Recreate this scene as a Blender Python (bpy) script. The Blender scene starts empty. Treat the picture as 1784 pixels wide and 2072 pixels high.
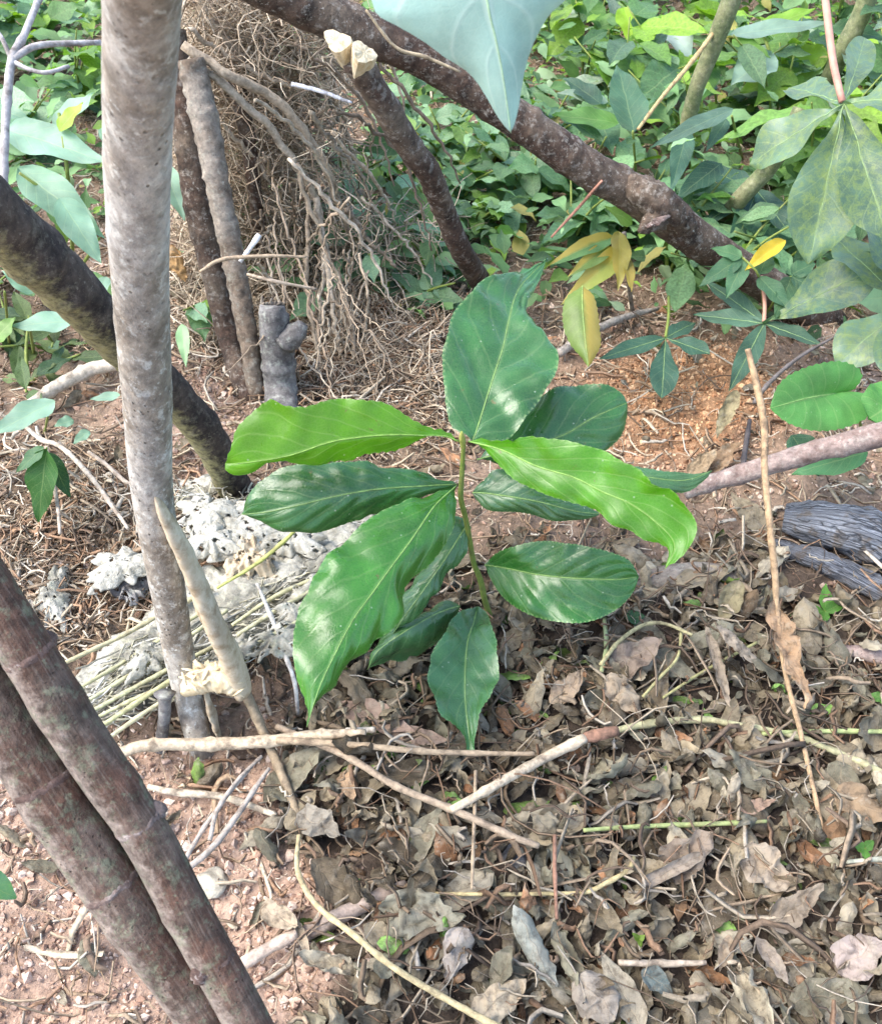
import bpy, math, random
import numpy as np
from mathutils import Vector, Matrix

random.seed(11)
rng = np.random.default_rng(11)
R = math.radians
S = bpy.context.scene
COL = S.collection

# ------------------------------------------------------------------ camera
PW, PH = 1784.0, 2072.0            # units in which positions were measured off the photograph
VFOV, PITCH, CZ = R(58), R(45), 0.70
FP = PH / 2 / math.tan(VFOV / 2)
cd = bpy.data.cameras.new('camera')
cd.sensor_fit = 'VERTICAL'; cd.sensor_height = 24; cd.angle = VFOV
cd.clip_start = 0.01; cd.clip_end = 500
cd.dof.use_dof = True; cd.dof.focus_distance = 0.76; cd.dof.aperture_fstop = 20
cam = bpy.data.objects.new('camera', cd); COL.objects.link(cam)
cam.location = (0, 0, CZ); cam.rotation_euler = (math.pi / 2 - PITCH, 0, 0)
S.camera = cam

# ------------------------------------------------------------------ sky, sun, exposure
SUN_EL, SUN_AZ = R(56), R(-100)    # soft high light from the left, a little behind the viewer
w = bpy.data.worlds.new('World'); S.world = w; w.use_nodes = True
nt = w.node_tree; nt.nodes.clear()
sky = nt.nodes.new('ShaderNodeTexSky'); sky.sky_type = 'NISHITA'; sky.sun_disc = False
sky.sun_elevation = SUN_EL; sky.sun_rotation = SUN_AZ
sky.air_density = 1.0; sky.dust_density = 2.2; sky.ozone_density = 1.0
bg = nt.nodes.new('ShaderNodeBackground'); bg.inputs['Strength'].default_value = 0.15
wo = nt.nodes.new('ShaderNodeOutputWorld')
nt.links.new(sky.outputs[0], bg.inputs[0]); nt.links.new(bg.outputs[0], wo.inputs[0])
sl = bpy.data.lights.new('sun', 'SUN'); sl.energy = 1.2; sl.angle = R(40); sl.color = (1.0, 0.97, 0.91)
sun = bpy.data.objects.new('sun', sl); COL.objects.link(sun)
sun.rotation_euler = (math.pi / 2 - SUN_EL, 0, math.pi - SUN_AZ)
sun.location = (0, 0, 5)
S.view_settings.view_transform = 'Standard'; S.view_settings.look = 'None'
S.view_settings.gamma = 1; S.view_settings.use_curve_mapping = False
S.view_settings.exposure = 2.0
S.cycles.max_bounces = 5; S.cycles.diffuse_bounces = 4; S.cycles.glossy_bounces = 2; S.cycles.transmission_bounces = 3; S.cycles.transparent_max_bounces = 4
S.cycles.caustics_reflective = False; S.cycles.caustics_refractive = False; S.cycles.use_adaptive_sampling = True; S.cycles.adaptive_threshold = .02
S.cycles.use_denoising = True

# ------------------------------------------------------------------ geometry helpers
CAM = np.array([0, 0, CZ]); FW = np.array([0, math.cos(PITCH), -math.sin(PITCH)])
UP = np.array([0, math.sin(PITCH), math.cos(PITCH)]); RT = np.array([1.0, 0, 0])

_k = np.random.default_rng(3)
_gk = [(2 * math.pi / L, _k.uniform(0, 6.28), _k.uniform(0, 6.28), a) for L, a in
       ((1.3, .012), (.8, .010), (.47, .006), (.31, .005), (.17, .0035), (.11, .0025), (.067, .0016), (.041, .0011))]
def gh(x, y):
    """ground height"""
    x = np.asarray(x, float); y = np.asarray(y, float); z = 0 * x
    for k, a, ph, A in _gk:
        z = z + A * np.sin(k * (x * math.cos(a) + y * math.sin(a)) + ph) * np.cos(k * .73 * (x * math.sin(a) - y * math.cos(a)) + 2 * ph)
    return z
def P(x, y, d):
    return CAM + d * (FW + (x - PW / 2) / FP * RT - (y - PH / 2) / FP * UP)
def GP(x, y, lift=0.0):
    v = FW + (x - PW / 2) / FP * RT - (y - PH / 2) / FP * UP
    d = (lift - CZ) / v[2]
    for _ in range(6):
        p = CAM + d * v
        d = (gh(p[0], p[1]) + lift - CZ) / v[2]
    return CAM + d * v
def depth(p):
    return float(np.dot(np.asarray(p) - CAM, FW))
def gd(x, y):
    return depth(GP(x, y))
def proj(Pn):
    q = np.asarray(Pn) - CAM
    d = q @ FW
    d = np.maximum(d, 1e-3)
    return PW / 2 + FP * (q @ RT) / d, PH / 2 - FP * (q @ UP) / d

def resample(pts, n):
    """Catmull-Rom through pts (any dimension), n samples even in arc length."""
    pts = np.asarray(pts, float)
    if len(pts) == 2:
        t = np.linspace(0, 1, n)[:, None]
        return pts[0] * (1 - t) + pts[1] * t
    e = np.vstack([2 * pts[0] - pts[1], pts, 2 * pts[-1] - pts[-2]])
    out = []
    for i in range(1, len(e) - 2):
        t = np.linspace(0, 1, 16, endpoint=False)[:, None]
        a, b, c, d = e[i - 1], e[i], e[i + 1], e[i + 2]
        out.append(.5 * (2 * b + (c - a) * t + (2 * a - 5 * b + 4 * c - d) * t ** 2 + (3 * b - a - 3 * c + d) * t ** 3))
    out = np.vstack(out + [pts[-1:]])
    s = np.r_[0, np.cumsum(np.linalg.norm(np.diff(out[:, :3], axis=0), axis=1))]
    u = np.linspace(0, s[-1], n)
    return np.stack([np.interp(u, s, out[:, j]) for j in range(out.shape[1])], 1)

_nk = [(np.random.default_rng(50 + i).normal(size=3), np.random.default_rng(90 + i).uniform(0, 6.28)) for i in range(14)]
def wob(p, L, octv=3, seed=0):
    """cheap smooth 3D noise in about -1..1; L = feature size in metres"""
    p = np.asarray(p, float); r = 0; tot = 0
    for o in range(octv):
        f = 2 * math.pi / (L / 1.9 ** o); a = .55 ** o
        for j in range(3):
            k, ph = _nk[(o * 3 + j + seed) % 14]
            k = k / np.linalg.norm(k)
            k2, ph2 = _nk[(o * 3 + j + seed + 5) % 14]
            k2 = k2 / np.linalg.norm(k2)
            r = r + a * np.sin(f * (p @ k) + ph + seed + 1.7 * np.sin(.6 * f * (p @ k2) + ph2))
        tot += a * 2
    return r / tot

def mk_mesh(name, V, faces, mat, uv=None, col=None, smooth=True):
    V = np.asarray(V, np.float32)
    me = bpy.data.meshes.new(name)
    fs = [np.asarray(f, np.int32) for f in (faces if isinstance(faces, (list, tuple)) else [faces]) if len(f)]
    me.vertices.add(len(V)); me.vertices.foreach_set('co', V.ravel())
    loops = np.concatenate([f.ravel() for f in fs]); tot = np.concatenate([np.full(len(f), f.shape[1], np.int32) for f in fs])
    me.loops.add(len(loops)); me.loops.foreach_set('vertex_index', loops)
    me.polygons.add(len(tot)); me.polygons.foreach_set('loop_start', np.r_[0, np.cumsum(tot)[:-1]].astype(np.int32))
    me.polygons.foreach_set('loop_total', tot)
    me.polygons.foreach_set('use_smooth', np.full(len(tot), smooth, bool))
    if uv is not None:
        l = me.uv_layers.new(name='UVMap'); l.data.foreach_set('uv', np.asarray(uv, np.float32)[loops].ravel())
    if col is not None:
        c = me.color_attributes.new('Col', 'FLOAT_COLOR', 'POINT')
        cc = np.ones((len(V), 4), np.float32); cc[:, :3] = col; c.data.foreach_set('color', cc.ravel())
    me.materials.append(mat); me.update(); me.validate()
    return me

def put(name, me, parent=None, origin=None, color=None):
    o = bpy.data.objects.new(name, me); COL.objects.link(o)
    if parent is not None: o.parent = parent
    if origin is not None: o.location = [float(v) for v in origin]
    if color is not None: o.color = (*[float(v) for v in color[:3]], 1)
    return o
def tag(o, label, cat, group=None):
    o['label'] = label; o['category'] = cat
    if group: o['group'] = group
    return o
def thing(name, label, cat, loc, group=None):
    o = bpy.data.objects.new(name, None); COL.objects.link(o); o.empty_display_size = .02
    o.location = [float(v) for v in loc]
    return tag(o, label, cat, group)
def org(o):
    return np.array(o.location)

def frames(Pn):
    t = np.gradient(Pn, axis=0); t /= np.linalg.norm(t, axis=1)[:, None] + 1e-12
    n = np.zeros_like(Pn)
    a = np.array([0, 0, 1.0]) if abs(t[0][2]) < .9 else np.array([1.0, 0, 0])
    v = np.cross(t[0], a); v /= np.linalg.norm(v); n[0] = v
    for i in range(1, len(Pn)):
        v = n[i - 1] - t[i] * np.dot(n[i - 1], t[i]); n[i] = v / np.linalg.norm(v)
    return t, n, np.cross(t, n)

def tube(Pn, rad, sides=16, rough=0.0, L=.02, seed=0, nodes=None, cap=True, flat=1.0):
    """swept stem through Pn (K,3) with radii (K,), lumpy by rough (fraction of radius). returns V, faces, uv"""
    Pn = np.asarray(Pn); K = len(Pn); rad = np.broadcast_to(np.asarray(rad, float), (K,))
    t, n, b = frames(Pn)
    th = np.linspace(0, 2 * math.pi, sides, endpoint=False)
    ring = n[:, None, :] * np.cos(th)[None, :, None] + b[:, None, :] * np.sin(th)[None, :, None] * flat
    V0 = Pn[:, None, :] + ring * rad[:, None, None]
    r = rad[:, None] * np.ones((1, sides))
    if rough:
        r = r * (1 + rough * wob(V0.reshape(-1, 3), L, 3, seed).reshape(K, sides) + .45 * rough * wob(V0.reshape(-1, 3), L * .28, 2, seed + 4).reshape(K, sides))
    if nodes is not None:
        s = np.r_[0, np.cumsum(np.linalg.norm(np.diff(Pn, axis=0), axis=1))]
        for (s0, wd, amp, ang) in nodes:
            g = np.exp(-((s - s0) / wd) ** 2)[:, None]
            a = 1 if ang is None else np.clip(.35 + np.cos(th - ang), 0, None)[None, :]
            r = r * (1 + amp * g * a)
    V = (Pn[:, None, :] + ring * r[:, :, None]).reshape(-1, 3)
    i = np.arange(K - 1)[:, None] * sides; j = np.arange(sides)[None, :]; j2 = (j + 1) % sides
    F = np.stack([i + j, i + j2, i + sides + j2, i + sides + j], -1).reshape(-1, 4)
    s = np.r_[0, np.cumsum(np.linalg.norm(np.diff(Pn, axis=0), axis=1))]
    uv = np.stack([np.tile(np.minimum(th, 2 * math.pi - th) / math.pi, K), np.repeat(s, sides)], 1)
    fl = [F]
    if cap:
        c0 = len(V); V = np.vstack([V, Pn[0], Pn[-1]]); uv = np.vstack([uv, [0, 0], [0, s[-1]]])
        jj = np.arange(sides); e = (K - 1) * sides
        fl.append(np.concatenate([np.stack([np.full(sides, c0), (jj + 1) % sides, jj], 1), np.stack([np.full(sides, c0 + 1), e + jj, e + (jj + 1) % sides], 1)]))
    return V, fl, uv

def batch_tubes(Pn, Rn, sides=3):
    """many thin stalks at once: Pn (N,K,3), Rn (N,K)"""
    N, K, _ = Pn.shape
    t = np.gradient(Pn, axis=1); t /= np.linalg.norm(t, axis=2)[..., None] + 1e-12
    ref = np.random.default_rng(5).normal(size=(N, 1, 3))
    n = np.cross(t, ref); n /= np.linalg.norm(n, axis=2)[..., None] + 1e-12
    b = np.cross(t, n)
    th = np.linspace(0, 2 * math.pi, sides, endpoint=False)
    V = Pn[:, :, None] + Rn[:, :, None, None] * (n[:, :, None] * np.cos(th)[:, None] + b[:, :, None] * np.sin(th)[:, None])
    base = (np.arange(N) * K * sides)[:, None, None]; i = (np.arange(K - 1) * sides)[None, :, None]; j = np.arange(sides)[None, None, :]; j2 = (j + 1) % sides
    F = np.stack([base + i + j, base + i + j2, base + i + sides + j2, base + i + sides + j], -1).reshape(-1, 4)
    return V.reshape(-1, 3), F

# ------------------------------------------------------------------ materials
class G:
    def __init__(s, name):
        s.m = bpy.data.materials.new(name); s.m.use_nodes = True; s.t = s.m.node_tree; s.t.nodes.clear()
        s.out = s.t.nodes.new('ShaderNodeOutputMaterial')
    def n(s, typ, props=None, **ins):
        nd = s.t.nodes.new('ShaderNode' + typ)
        for k, v in (props or {}).items(): setattr(nd, k, v)
        for k, v in ins.items():
            k = int(k[1:]) if k[0] == '_' else k.replace('__', ' ')
            if isinstance(v, bpy.types.NodeSocket): s.t.links.new(v, nd.inputs[k])
            else:
                if isinstance(v, tuple) and len(v) == 3 and nd.inputs[k].type == 'RGBA': v = (*v, 1)
                nd.inputs[k].default_value = v
        return nd
    def ma(s, op, a, b=0.0, c=0.0):
        return s.n('Math', {'operation': op}, _0=a, _1=b, _2=c).outputs[0]
    def mr(s, v, a, b, c=0.0, d=1.0):
        return s.n('MapRange', None, Value=v, From__Min=a, From__Max=b, To__Min=c, To__Max=d).outputs[0]
    def mix(s, f, a, b, mode='MIX'):
        nd = s.t.nodes.new('ShaderNodeMix'); nd.data_type = 'RGBA'; nd.blend_type = mode
        for i, v in ((0, f), (6, a), (7, b)):
            if isinstance(v, bpy.types.NodeSocket): s.t.links.new(v, nd.inputs[i])
            else: nd.inputs[i].default_value = (*v, 1) if isinstance(v, tuple) else v
        return nd.outputs[2]
    def noise(s, vec, scale, detail=4.0, rough=.55, dist=0.0):
        return s.n('TexNoise', None, Vector=vec, Scale=scale, Detail=detail, Roughness=rough, Distortion=dist).outputs[0]
    def obj(s):
        return s.n('TexCoord').outputs['Object']
    def scaled(s, vec, sc):
        return s.n('Mapping', None, Vector=vec, Scale=sc).outputs[0]
    def surf(s, sock):
        s.t.links.new(sock, s.out.inputs[0]); return s.m

def leaf_mat(name, rough=.38, transl=.28, nv=8.0, slant=2.2, vein=.4, speck=0.0, mottle=None, vcol=False, dry=False, half=None, spec=.5, bump=.25, tint=(1.7, 1.9, .7), vcolr=(.42, .50, .22)):
    g = G(name)
    uv = g.n('SeparateXYZ', None, _0=g.n('TexCoord').outputs['UV'])
    U, Vv = uv.outputs[0], uv.outputs[1]
    oc = g.obj() if not dry else g.n('VectorMath', {'operation': 'ADD'}, _0=g.n('NewGeometry').outputs['Position'], _1=g.n('ObjectInfo').outputs['Location']).outputs[0]
    su = g.ma('SUBTRACT', g.ma('MULTIPLY', U, 2.0), 1.0)
    au = g.ma('ABSOLUTE', su)
    wj = g.ma('MULTIPLY', g.noise(oc, 60, 2), .25)
    ww = g.ma('FRACT', g.ma('ADD', g.ma('SUBTRACT', g.ma('MULTIPLY', Vv, nv), g.ma('MULTIPLY', au, slant)), g.ma('ADD', wj, 10.0)))
    lat = g.mr(g.ma('ABSOLUTE', g.ma('SUBTRACT', ww, .5)), 0.0, .085, 1.0, 0.0)
    mid = g.mr(au, .012, .06, 1.0, 0.0)
    fine = g.n('TexVoronoi', {'feature': 'DISTANCE_TO_EDGE'}, Vector=oc, Scale=420.0).outputs['Distance']
    net = g.mr(fine, .0, .12, 1.0, 0.0)
    vm = g.ma('MAXIMUM', mid, g.ma('MULTIPLY', lat, .55))
    if vcol: base = g.n('VertexColor', {'layer_name': 'Col'}).outputs[0]
    else: base = g.n('ObjectInfo').outputs['Color']
    n1 = g.mr(g.noise(oc, 26, 4), .25, .75, .62, 1.38)
    c = g.mix(1.0, base, g.n('CombineColor', None, _0=n1, _1=n1, _2=n1).outputs[0], 'MULTIPLY')
    if mottle:
        mk = g.mr(g.noise(oc, 130, 6, .75, .1), .44, .66)
        c = g.mix(g.ma('MULTIPLY', mk, .75), c, mottle)
    if half:
        hm = g.mr(g.ma('ADD', su, g.ma('MULTIPLY', g.noise(oc, 40, 4), .9)), .35, .75)
        c = g.mix(hm, c, half)
    vc = g.mix(.6, c, vcolr if not dry else (.33, .25, .16))
    c = g.mix(g.ma('MULTIPLY', vm, vein), c, vc)
    c = g.mix(g.ma('MULTIPLY', net, .10 if not dry else .2), c, vc)
    if speck > .3:
        bm = g.mr(g.noise(oc, 75, 5, .6), .685, .72)
        c = g.mix(g.ma('MULTIPLY', bm, .7), c, (.13, .10, .035))
        em = g.ma('MULTIPLY', g.mr(au, .945, .99), g.mr(g.ma('FRACT', g.ma('MULTIPLY', Vv, 46.0)), .3, .7))
        c = g.mix(g.ma('MULTIPLY', em, .3), c, (.40, .52, .22))
    if dry:
        bl = g.mr(g.noise(oc, 120, 5, .7), .48, .68)
        c = g.mix(g.ma('MULTIPLY', bl, .7), c, (.05, .036, .025))
        pl = g.mr(g.noise(oc, 70, 6, .75, .3), .52, .66)
        c = g.mix(g.ma('MULTIPLY', pl, .6), c, (.31, .27, .205))
    if speck:
        vd = g.n('TexVoronoi', None, Vector=oc, Scale=190.0)
        gate = g.mr(g.n('SeparateColor', None, _0=vd.outputs['Color']).outputs[0], .86, .88)
        sp = g.ma('MULTIPLY', g.mr(vd.outputs['Distance'], .10, .17, 1.0, 0.0), gate)
        c = g.mix(g.ma('MULTIPLY', sp, speck), c, (.5, .55, .45))
    hgt = g.ma('ADD', g.ma('MULTIPLY', vm, -.6), g.ma('ADD', g.ma('MULTIPLY', net, -.10), g.ma('MULTIPLY', g.noise(oc, 90, 3), .5)))
    bp = g.n('Bump', None, Strength=bump, Distance=.0012, Height=hgt).outputs[0]
    rg = g.mr(g.noise(oc, 45, 4), .3, .7, rough - .08, rough + .12)
    bs = g.n('BsdfPrincipled', None, Base__Color=c, Roughness=rg, Normal=bp)
    bs.inputs['Specular IOR Level'].default_value = spec
    tc = g.mix(1.0, c, tint if not dry else (1.2, 1.0, .8), 'MULTIPLY')
    tr = g.n('BsdfTranslucent', None, Color=tc, Normal=bp)
    return g.surf(g.n('MixShader', None, _0=transl, _1=bs.outputs[0], _2=tr.outputs[0]).outputs[0])

def bark_mat(name, base, dark, pale, lichen=None, pale_amt=.5, lich_amt=.5, spots=.6, along=(1, 1, 1), rough=.85, bump=.6, side=None, fine=420.0, streak=0.0, fleck=.6, zs=1.0):
    g = G(name); oc = g.scaled(g.obj(), (1, 1, zs)) if zs != 1 else g.obj()
    a = g.noise(g.scaled(oc, along), 60, 7, .7, .1)
    b = g.noise(oc, 160, 6, .7)
    big = g.noise(oc, 15, 7, .62, .1)
    c = g.mix(g.mr(a, .35, .66), dark, base)
    c = g.mix(g.ma('MULTIPLY', g.mr(big, .45, .62), pale_amt), c, pale)
    if side:   # flank tint by facing: lichen on dark bark, painted light and bark on maroon
        nv = g.n('NewGeometry').outputs['Normal']
        d = g.n('VectorMath', {'operation': 'DOT_PRODUCT'}, _0=nv, _1=side[0]).outputs['Value']
        c = g.mix(g.mr(g.ma('ADD', d, g.ma('MULTIPLY', g.ma('SUBTRACT', b, .5), 1.6)), .1, .7), c, side[1])
    if lichen:
        lm = g.mr(g.noise(oc, 110, 7, .72, .15), .53, .62)
        c = g.mix(g.ma('MULTIPLY', lm, lich_amt), c, lichen)
    v = g.n('TexVoronoi', None, Vector=oc, Scale=fine)
    gate = g.mr(g.n('SeparateColor', None, _0=v.outputs['Color']).outputs[0], .62, .66)
    sp = g.ma('MULTIPLY', g.ma('MULTIPLY', g.mr(v.outputs['Distance'], .12, .3, 1.0, 0.0), gate), g.mr(g.noise(oc, 30, 3), .42, .6))
    c = g.mix(g.ma('MULTIPLY', sp, spots), c, tuple(x * .35 for x in dark))
    if streak:
        sk = g.noise(g.scaled(g.n('TexCoord').outputs['UV'], (9, 14, 1)), 3.0, 6, .7)
        c = g.mix(g.ma('MULTIPLY', g.mr(sk, .5, .66), streak), c, pale); c = g.mix(g.ma('MULTIPLY', g.mr(sk, .46, .34), streak), c, dark)
    if fleck:
        fk = g.mr(g.noise(oc, 330, 3, .6), .60, .66); fz = g.mr(g.noise(oc, 40, 4, .6), .42, .62)
        c = g.mix(g.ma('MULTIPLY', g.ma('MULTIPLY', fk, fz), fleck), c, lichen or pale)
    c = g.mix(1.0, c, g.mix(g.mr(b, .3, .7), (.55, .55, .55), (1.4, 1.38, 1.34)), 'MULTIPLY')
    h = g.ma('ADD', g.ma('MULTIPLY', a, 1.0), g.ma('SUBTRACT', g.ma('MULTIPLY', b, .6), g.ma('MULTIPLY', sp, .3)))
    bp = g.n('Bump', None, Strength=bump, Distance=.0025, Height=h).outputs[0]
    bs = g.n('BsdfPrincipled', None, Base__Color=c, Roughness=rough, Normal=bp); bs.inputs['Specular IOR Level'].default_value = .25
    return g.surf(bs.outputs[0])

def plain_mat(name, c1, c2, scale=120, rough=.8, vcol=False, objcol=False, bump=.4, dist=.0015, transl=0.0, stretch=(1, 1, 1), dirt=None):
    g = G(name); oc = g.obj()
    a = g.noise(g.scaled(oc, stretch), scale, 5, .65, .2)
    if vcol or objcol:
        b = g.n('VertexColor', {'layer_name': 'Col'}).outputs[0] if vcol else g.n('ObjectInfo').outputs['Color']
        k = g.mr(a, .3, .7, .6, 1.35)
        c = g.mix(1.0, b, g.n('CombineColor', None, _0=k, _1=k, _2=k).outputs[0], 'MULTIPLY')
    else: c = g.mix(g.mr(a, .35, .65), c1, c2)
    if dirt:
        c = g.mix(g.ma('MULTIPLY', g.mr(g.noise(oc, 60, 5, .7), .5, .66), .7), c, dirt)
    bp = g.n('Bump', None, Strength=bump, Distance=dist, Height=a).outputs[0]
    bs = g.n('BsdfPrincipled', None, Base__Color=c, Roughness=rough, Normal=bp); bs.inputs['Specular IOR Level'].default_value = .25
    if transl:
        tr = g.n('BsdfTranslucent', None, Color=c, Normal=bp)
        return g.surf(g.n('MixShader', None, _0=transl, _1=bs.outputs[0], _2=tr.outputs[0]).outputs[0])
    return g.surf(bs.outputs[0])

M = {}
M['sap_dark'] = leaf_mat('glossy mature leaf', .28, .15, 7, 2.2, .26, speck=.4, bump=.35, spec=.6)
M['sap_young'] = leaf_mat('soft young leaf', .33, .34, 7, 2.2, .42, speck=.35, bump=.25)
M['leaf'] = leaf_mat('undergrowth leaf', .55, .30, 8, 1.8, .30, speck=.15, spec=.35)
M['hang'] = leaf_mat('pale hanging leaf', .42, .15, 6, 1.6, .6, bump=.3, tint=(1.1, 1.3, 1.1), vcolr=(.72, .80, .70))  # leaf whose object colour carries painted sky sheen
M['matte_leaf'] = leaf_mat('pale matte leaf', .52, .26, 7, 1.6, .35, bump=.2)
M['mosaic'] = leaf_mat('mosaic mottled leaf', .42, .24, 8, 1.8, .3, mottle=(.19, .25, .06))
M['yellowing'] = leaf_mat('yellowing leaf', .45, .3, 9, 2, .25, half=(.38, .29, .06))
M['dry'] = leaf_mat('dead leaf', .75, .10, 8, 2.0, .45, dry=True, spec=.15, bump=.6)
M['dry_v'] = leaf_mat('dead leaf litter', .78, .10, 8, 2.0, .4, vcol=True, dry=True, spec=.15, bump=.6)
M['stalk_v'] = plain_mat('dry stalks', 0, 0, 260, .8, vcol=True)
M['twig'] = plain_mat('dry twig', 0, 0, 190, .8, objcol=True, bump=.6, dirt=(.07, .05, .035))
M['green_twig'] = plain_mat('green stalk', 0, 0, 150, .7, objcol=True, bump=.5, dirt=(.16, .12, .07))
M['grain_v'] = plain_mat('soil crumbs', 0, 0, 420, .95, vcol=True, bump=.6, dist=.001)
M['pale_bark'] = bark_mat('pale lichened bark', (.34, .305, .255), (.20, .168, .132), (.48, .46, .425), (.57, .57, .53), .85, .75, .95, bump=.9, fine=300.0, zs=.7, fleck=.9)
M['dark_bark'] = bark_mat('dark bark with green lichen', (.075, .058, .05), (.02, .016, .015), (.12, .09, .07), (.22, .20, .16), .5, .35, .5, side=((-.55, -.25, -.8), (.24, .22, .11)), bump=.8)
M['red_bark'] = bark_mat('dark red bark', (.10, .060, .042), (.034, .024, .018), (.155, .122, .09), (.36, .33, .285), .7, .45, .5, bump=1.0, fleck=.85)
M['maroon_bark'] = bark_mat('maroon bark with lichen', (.125, .064, .044), (.046, .031, .023), (.20, .158, .128), (.175, .20, .13), .6, .55, .7, along=(1, 1, .5), bump=1.0, streak=.55, side=((-.9, -.3, -.1), (.24, .20, .17)))  # pale left flank: side lighting painted in together with greyer bark
M['node'] = bark_mat('pale node bark', (.17, .11, .09), (.07, .045, .038), (.30, .25, .225), (.42, .38, .35), .7, .5, .5, bump=.8)
M['grey_bark'] = bark_mat('grey brown bark', (.22, .165, .12), (.10, .075, .055), (.31, .28, .24), (.36, .36, .30), .6, .4, .6, bump=.7)
M['grey_stub'] = bark_mat('grey stub bark', (.17, .16, .155), (.085, .078, .075), (.27, .26, .255), (.34, .36, .31), .7, .5, .5, bump=.7)
M['pink_bark'] = bark_mat('pinkish branch bark', (.30, .235, .21), (.15, .10, .085), (.42, .33, .29), (.40, .38, .33), .7, .35, .7, bump=.6)
M['olive_bark'] = bark_mat('olive green stem', (.17, .19, .085), (.10, .12, .055), (.25, .23, .13), (.30, .28, .2), .5, .3, .4, bump=.25, rough=.6)
M['rot_wood_plain'] = bark_mat('rotten pale wood', (.40, .385, .32), (.17, .16, .13), (.56, .54, .47), (.30, .31, .21), .7, .4, .8, along=(1, 1, 1), bump=1.0, fine=260.0)
M['blue_log_plain'] = bark_mat('weathered blue grey wood', (.15, .155, .165), (.05, .05, .055), (.30, .31, .325), (.16, .12, .085), .7, .5, .6, bump=1.0, fine=300.0)
def grain_mat(name, dark, base, pale, su=9.0, sv=26.0, moss=None):
    g = G(name); oc = g.obj(); uv = g.n('TexCoord').outputs['UV']
    st_ = g.scaled(uv, (su, sv, 1)); a = g.noise(st_, 3.0, 7, .75, .12); fb = g.noise(g.scaled(uv, (60, 40, 1)), 3.0, 5, .7)
    cr = g.n('TexVoronoi', {'feature': 'DISTANCE_TO_EDGE'}, Vector=g.n('VectorMath', {'operation': 'ADD'}, _0=g.scaled(uv, (su * 1.3, sv * .9, 1)), _1=g.n('TexNoise', None, Vector=oc, Scale=60.0).outputs['Color']).outputs[0], Scale=1.0).outputs['Distance']
    crack = g.mr(cr, .0, .09, 1.0, 0.0)
    c = g.mix(g.mr(a, .32, .55), dark, base); c = g.mix(g.mr(a, .52, .68), c, pale)
    c = g.mix(g.ma('MULTIPLY', g.mr(fb, .5, .65), .5), c, dark)
    if moss: c = g.mix(g.ma('MULTIPLY', g.mr(g.noise(oc, 45, 5, .7), .52, .62), .7), c, moss)
    c = g.mix(g.ma('MULTIPLY', crack, .85), c, tuple(x * .3 for x in dark))
    h = g.ma('ADD', g.ma('MULTIPLY', a, 1.0), g.ma('ADD', g.ma('MULTIPLY', fb, .4), g.ma('MULTIPLY', crack, -.6)))
    bp = g.n('Bump', None, Strength=1.0, Distance=.004, Height=h).outputs[0]
    bs = g.n('BsdfPrincipled', None, Base__Color=c, Roughness=.9, Normal=bp); bs.inputs['Specular IOR Level'].default_value = .2
    return g.surf(bs.outputs[0])
M['rot_wood'] = grain_mat('rotten pale wood', (.16, .155, .125), (.42, .41, .35), (.60, .59, .53), 16, 9, (.30, .29, .19))
M['blue_log'] = grain_mat('weathered blue grey wood', (.09, .09, .10), (.27, .285, .31), (.50, .52, .56), 14, 12, (.17, .13, .09))
M['white_crust'] = plain_mat('chalky white bark flakes', (.33, .31, .25), (.54, .52, .445), 150, .95, bump=1.0, dist=.004, dirt=(.20, .18, .13))
M['cut_wood'] = plain_mat('fresh cut wood', (.52, .40, .23), (.72, .62, .43), 200, .8, bump=.8, dist=.002, stretch=(1, 1, .3))
M['tan_wood'] = plain_mat('peeled tan wood', (.44, .345, .225), (.60, .51, .37), 110, .75, bump=.7, dist=.002, dirt=(.22, .14, .07))
M['midrib'] = plain_mat('leaf midrib', 0, 0, 200, .5, objcol=True, bump=.2)
M['bud'] = plain_mat('yellow green bud', (.22, .26, .05), (.42, .42, .12), 300, .5, bump=.2)
M['sap_stem'] = plain_mat('sapling stem', (.13, .20, .035), (.22, .25, .06), 260, .55, bump=.4, dirt=(.14, .13, .05))
M['petiole_red'] = plain_mat('reddish leaf stalk', (.42, .20, .15), (.50, .28, .20), 90, .55, bump=.2)
M['stone'] = plain_mat('pale stone', (.42, .36, .26), (.58, .52, .40), 150, .9, bump=.8, dist=.003)

# ------------------------------------------------------------------ structure: ground
def field_masks(x, y):
    """what covers the ground at world x,y: litter (dark humus under dead leaves), straw, bare soil, orange soil"""
    px, py = proj(np.stack([x, y, 0 * x], -1))
    sm = lambda v, a, b: np.clip((v - a) / (b - a), 0, 1) ** 2 * (3 - 2 * np.clip((v - a) / (b - a), 0, 1))
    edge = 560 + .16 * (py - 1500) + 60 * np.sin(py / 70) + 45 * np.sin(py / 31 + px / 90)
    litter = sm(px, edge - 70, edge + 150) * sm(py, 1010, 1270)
    orange = np.exp(-(((px - 1380) / 230) ** 2 + ((py - 800) / 150) ** 2) ** 2)
    straw = np.exp(-(((px - 730) / 260) ** 2 + ((py - 700) / 260) ** 2) ** 2) + .9 * np.exp(-(((px - 130) / 260) ** 2 + ((py - 1150) / 230) ** 2) ** 2)
    soil = (1 - litter) * sm(py, 1480, 1580) + .8 * np.exp(-(((px - 400) / 150) ** 2 + ((py - 870) / 140) ** 2) ** 2)
    return litter, np.clip(straw, 0, 1), np.clip(soil, 0, 1), orange
def stretch(n, core, far):
    u = np.linspace(-1, 1, n)
    return core * u + (far - core) * np.sign(u) * np.abs(u) ** 15
gx = stretch(420, 1.5, 60); gy = .95 + stretch(420, 1.5, 60)
X, Y = np.meshgrid(gx, gy)
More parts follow.
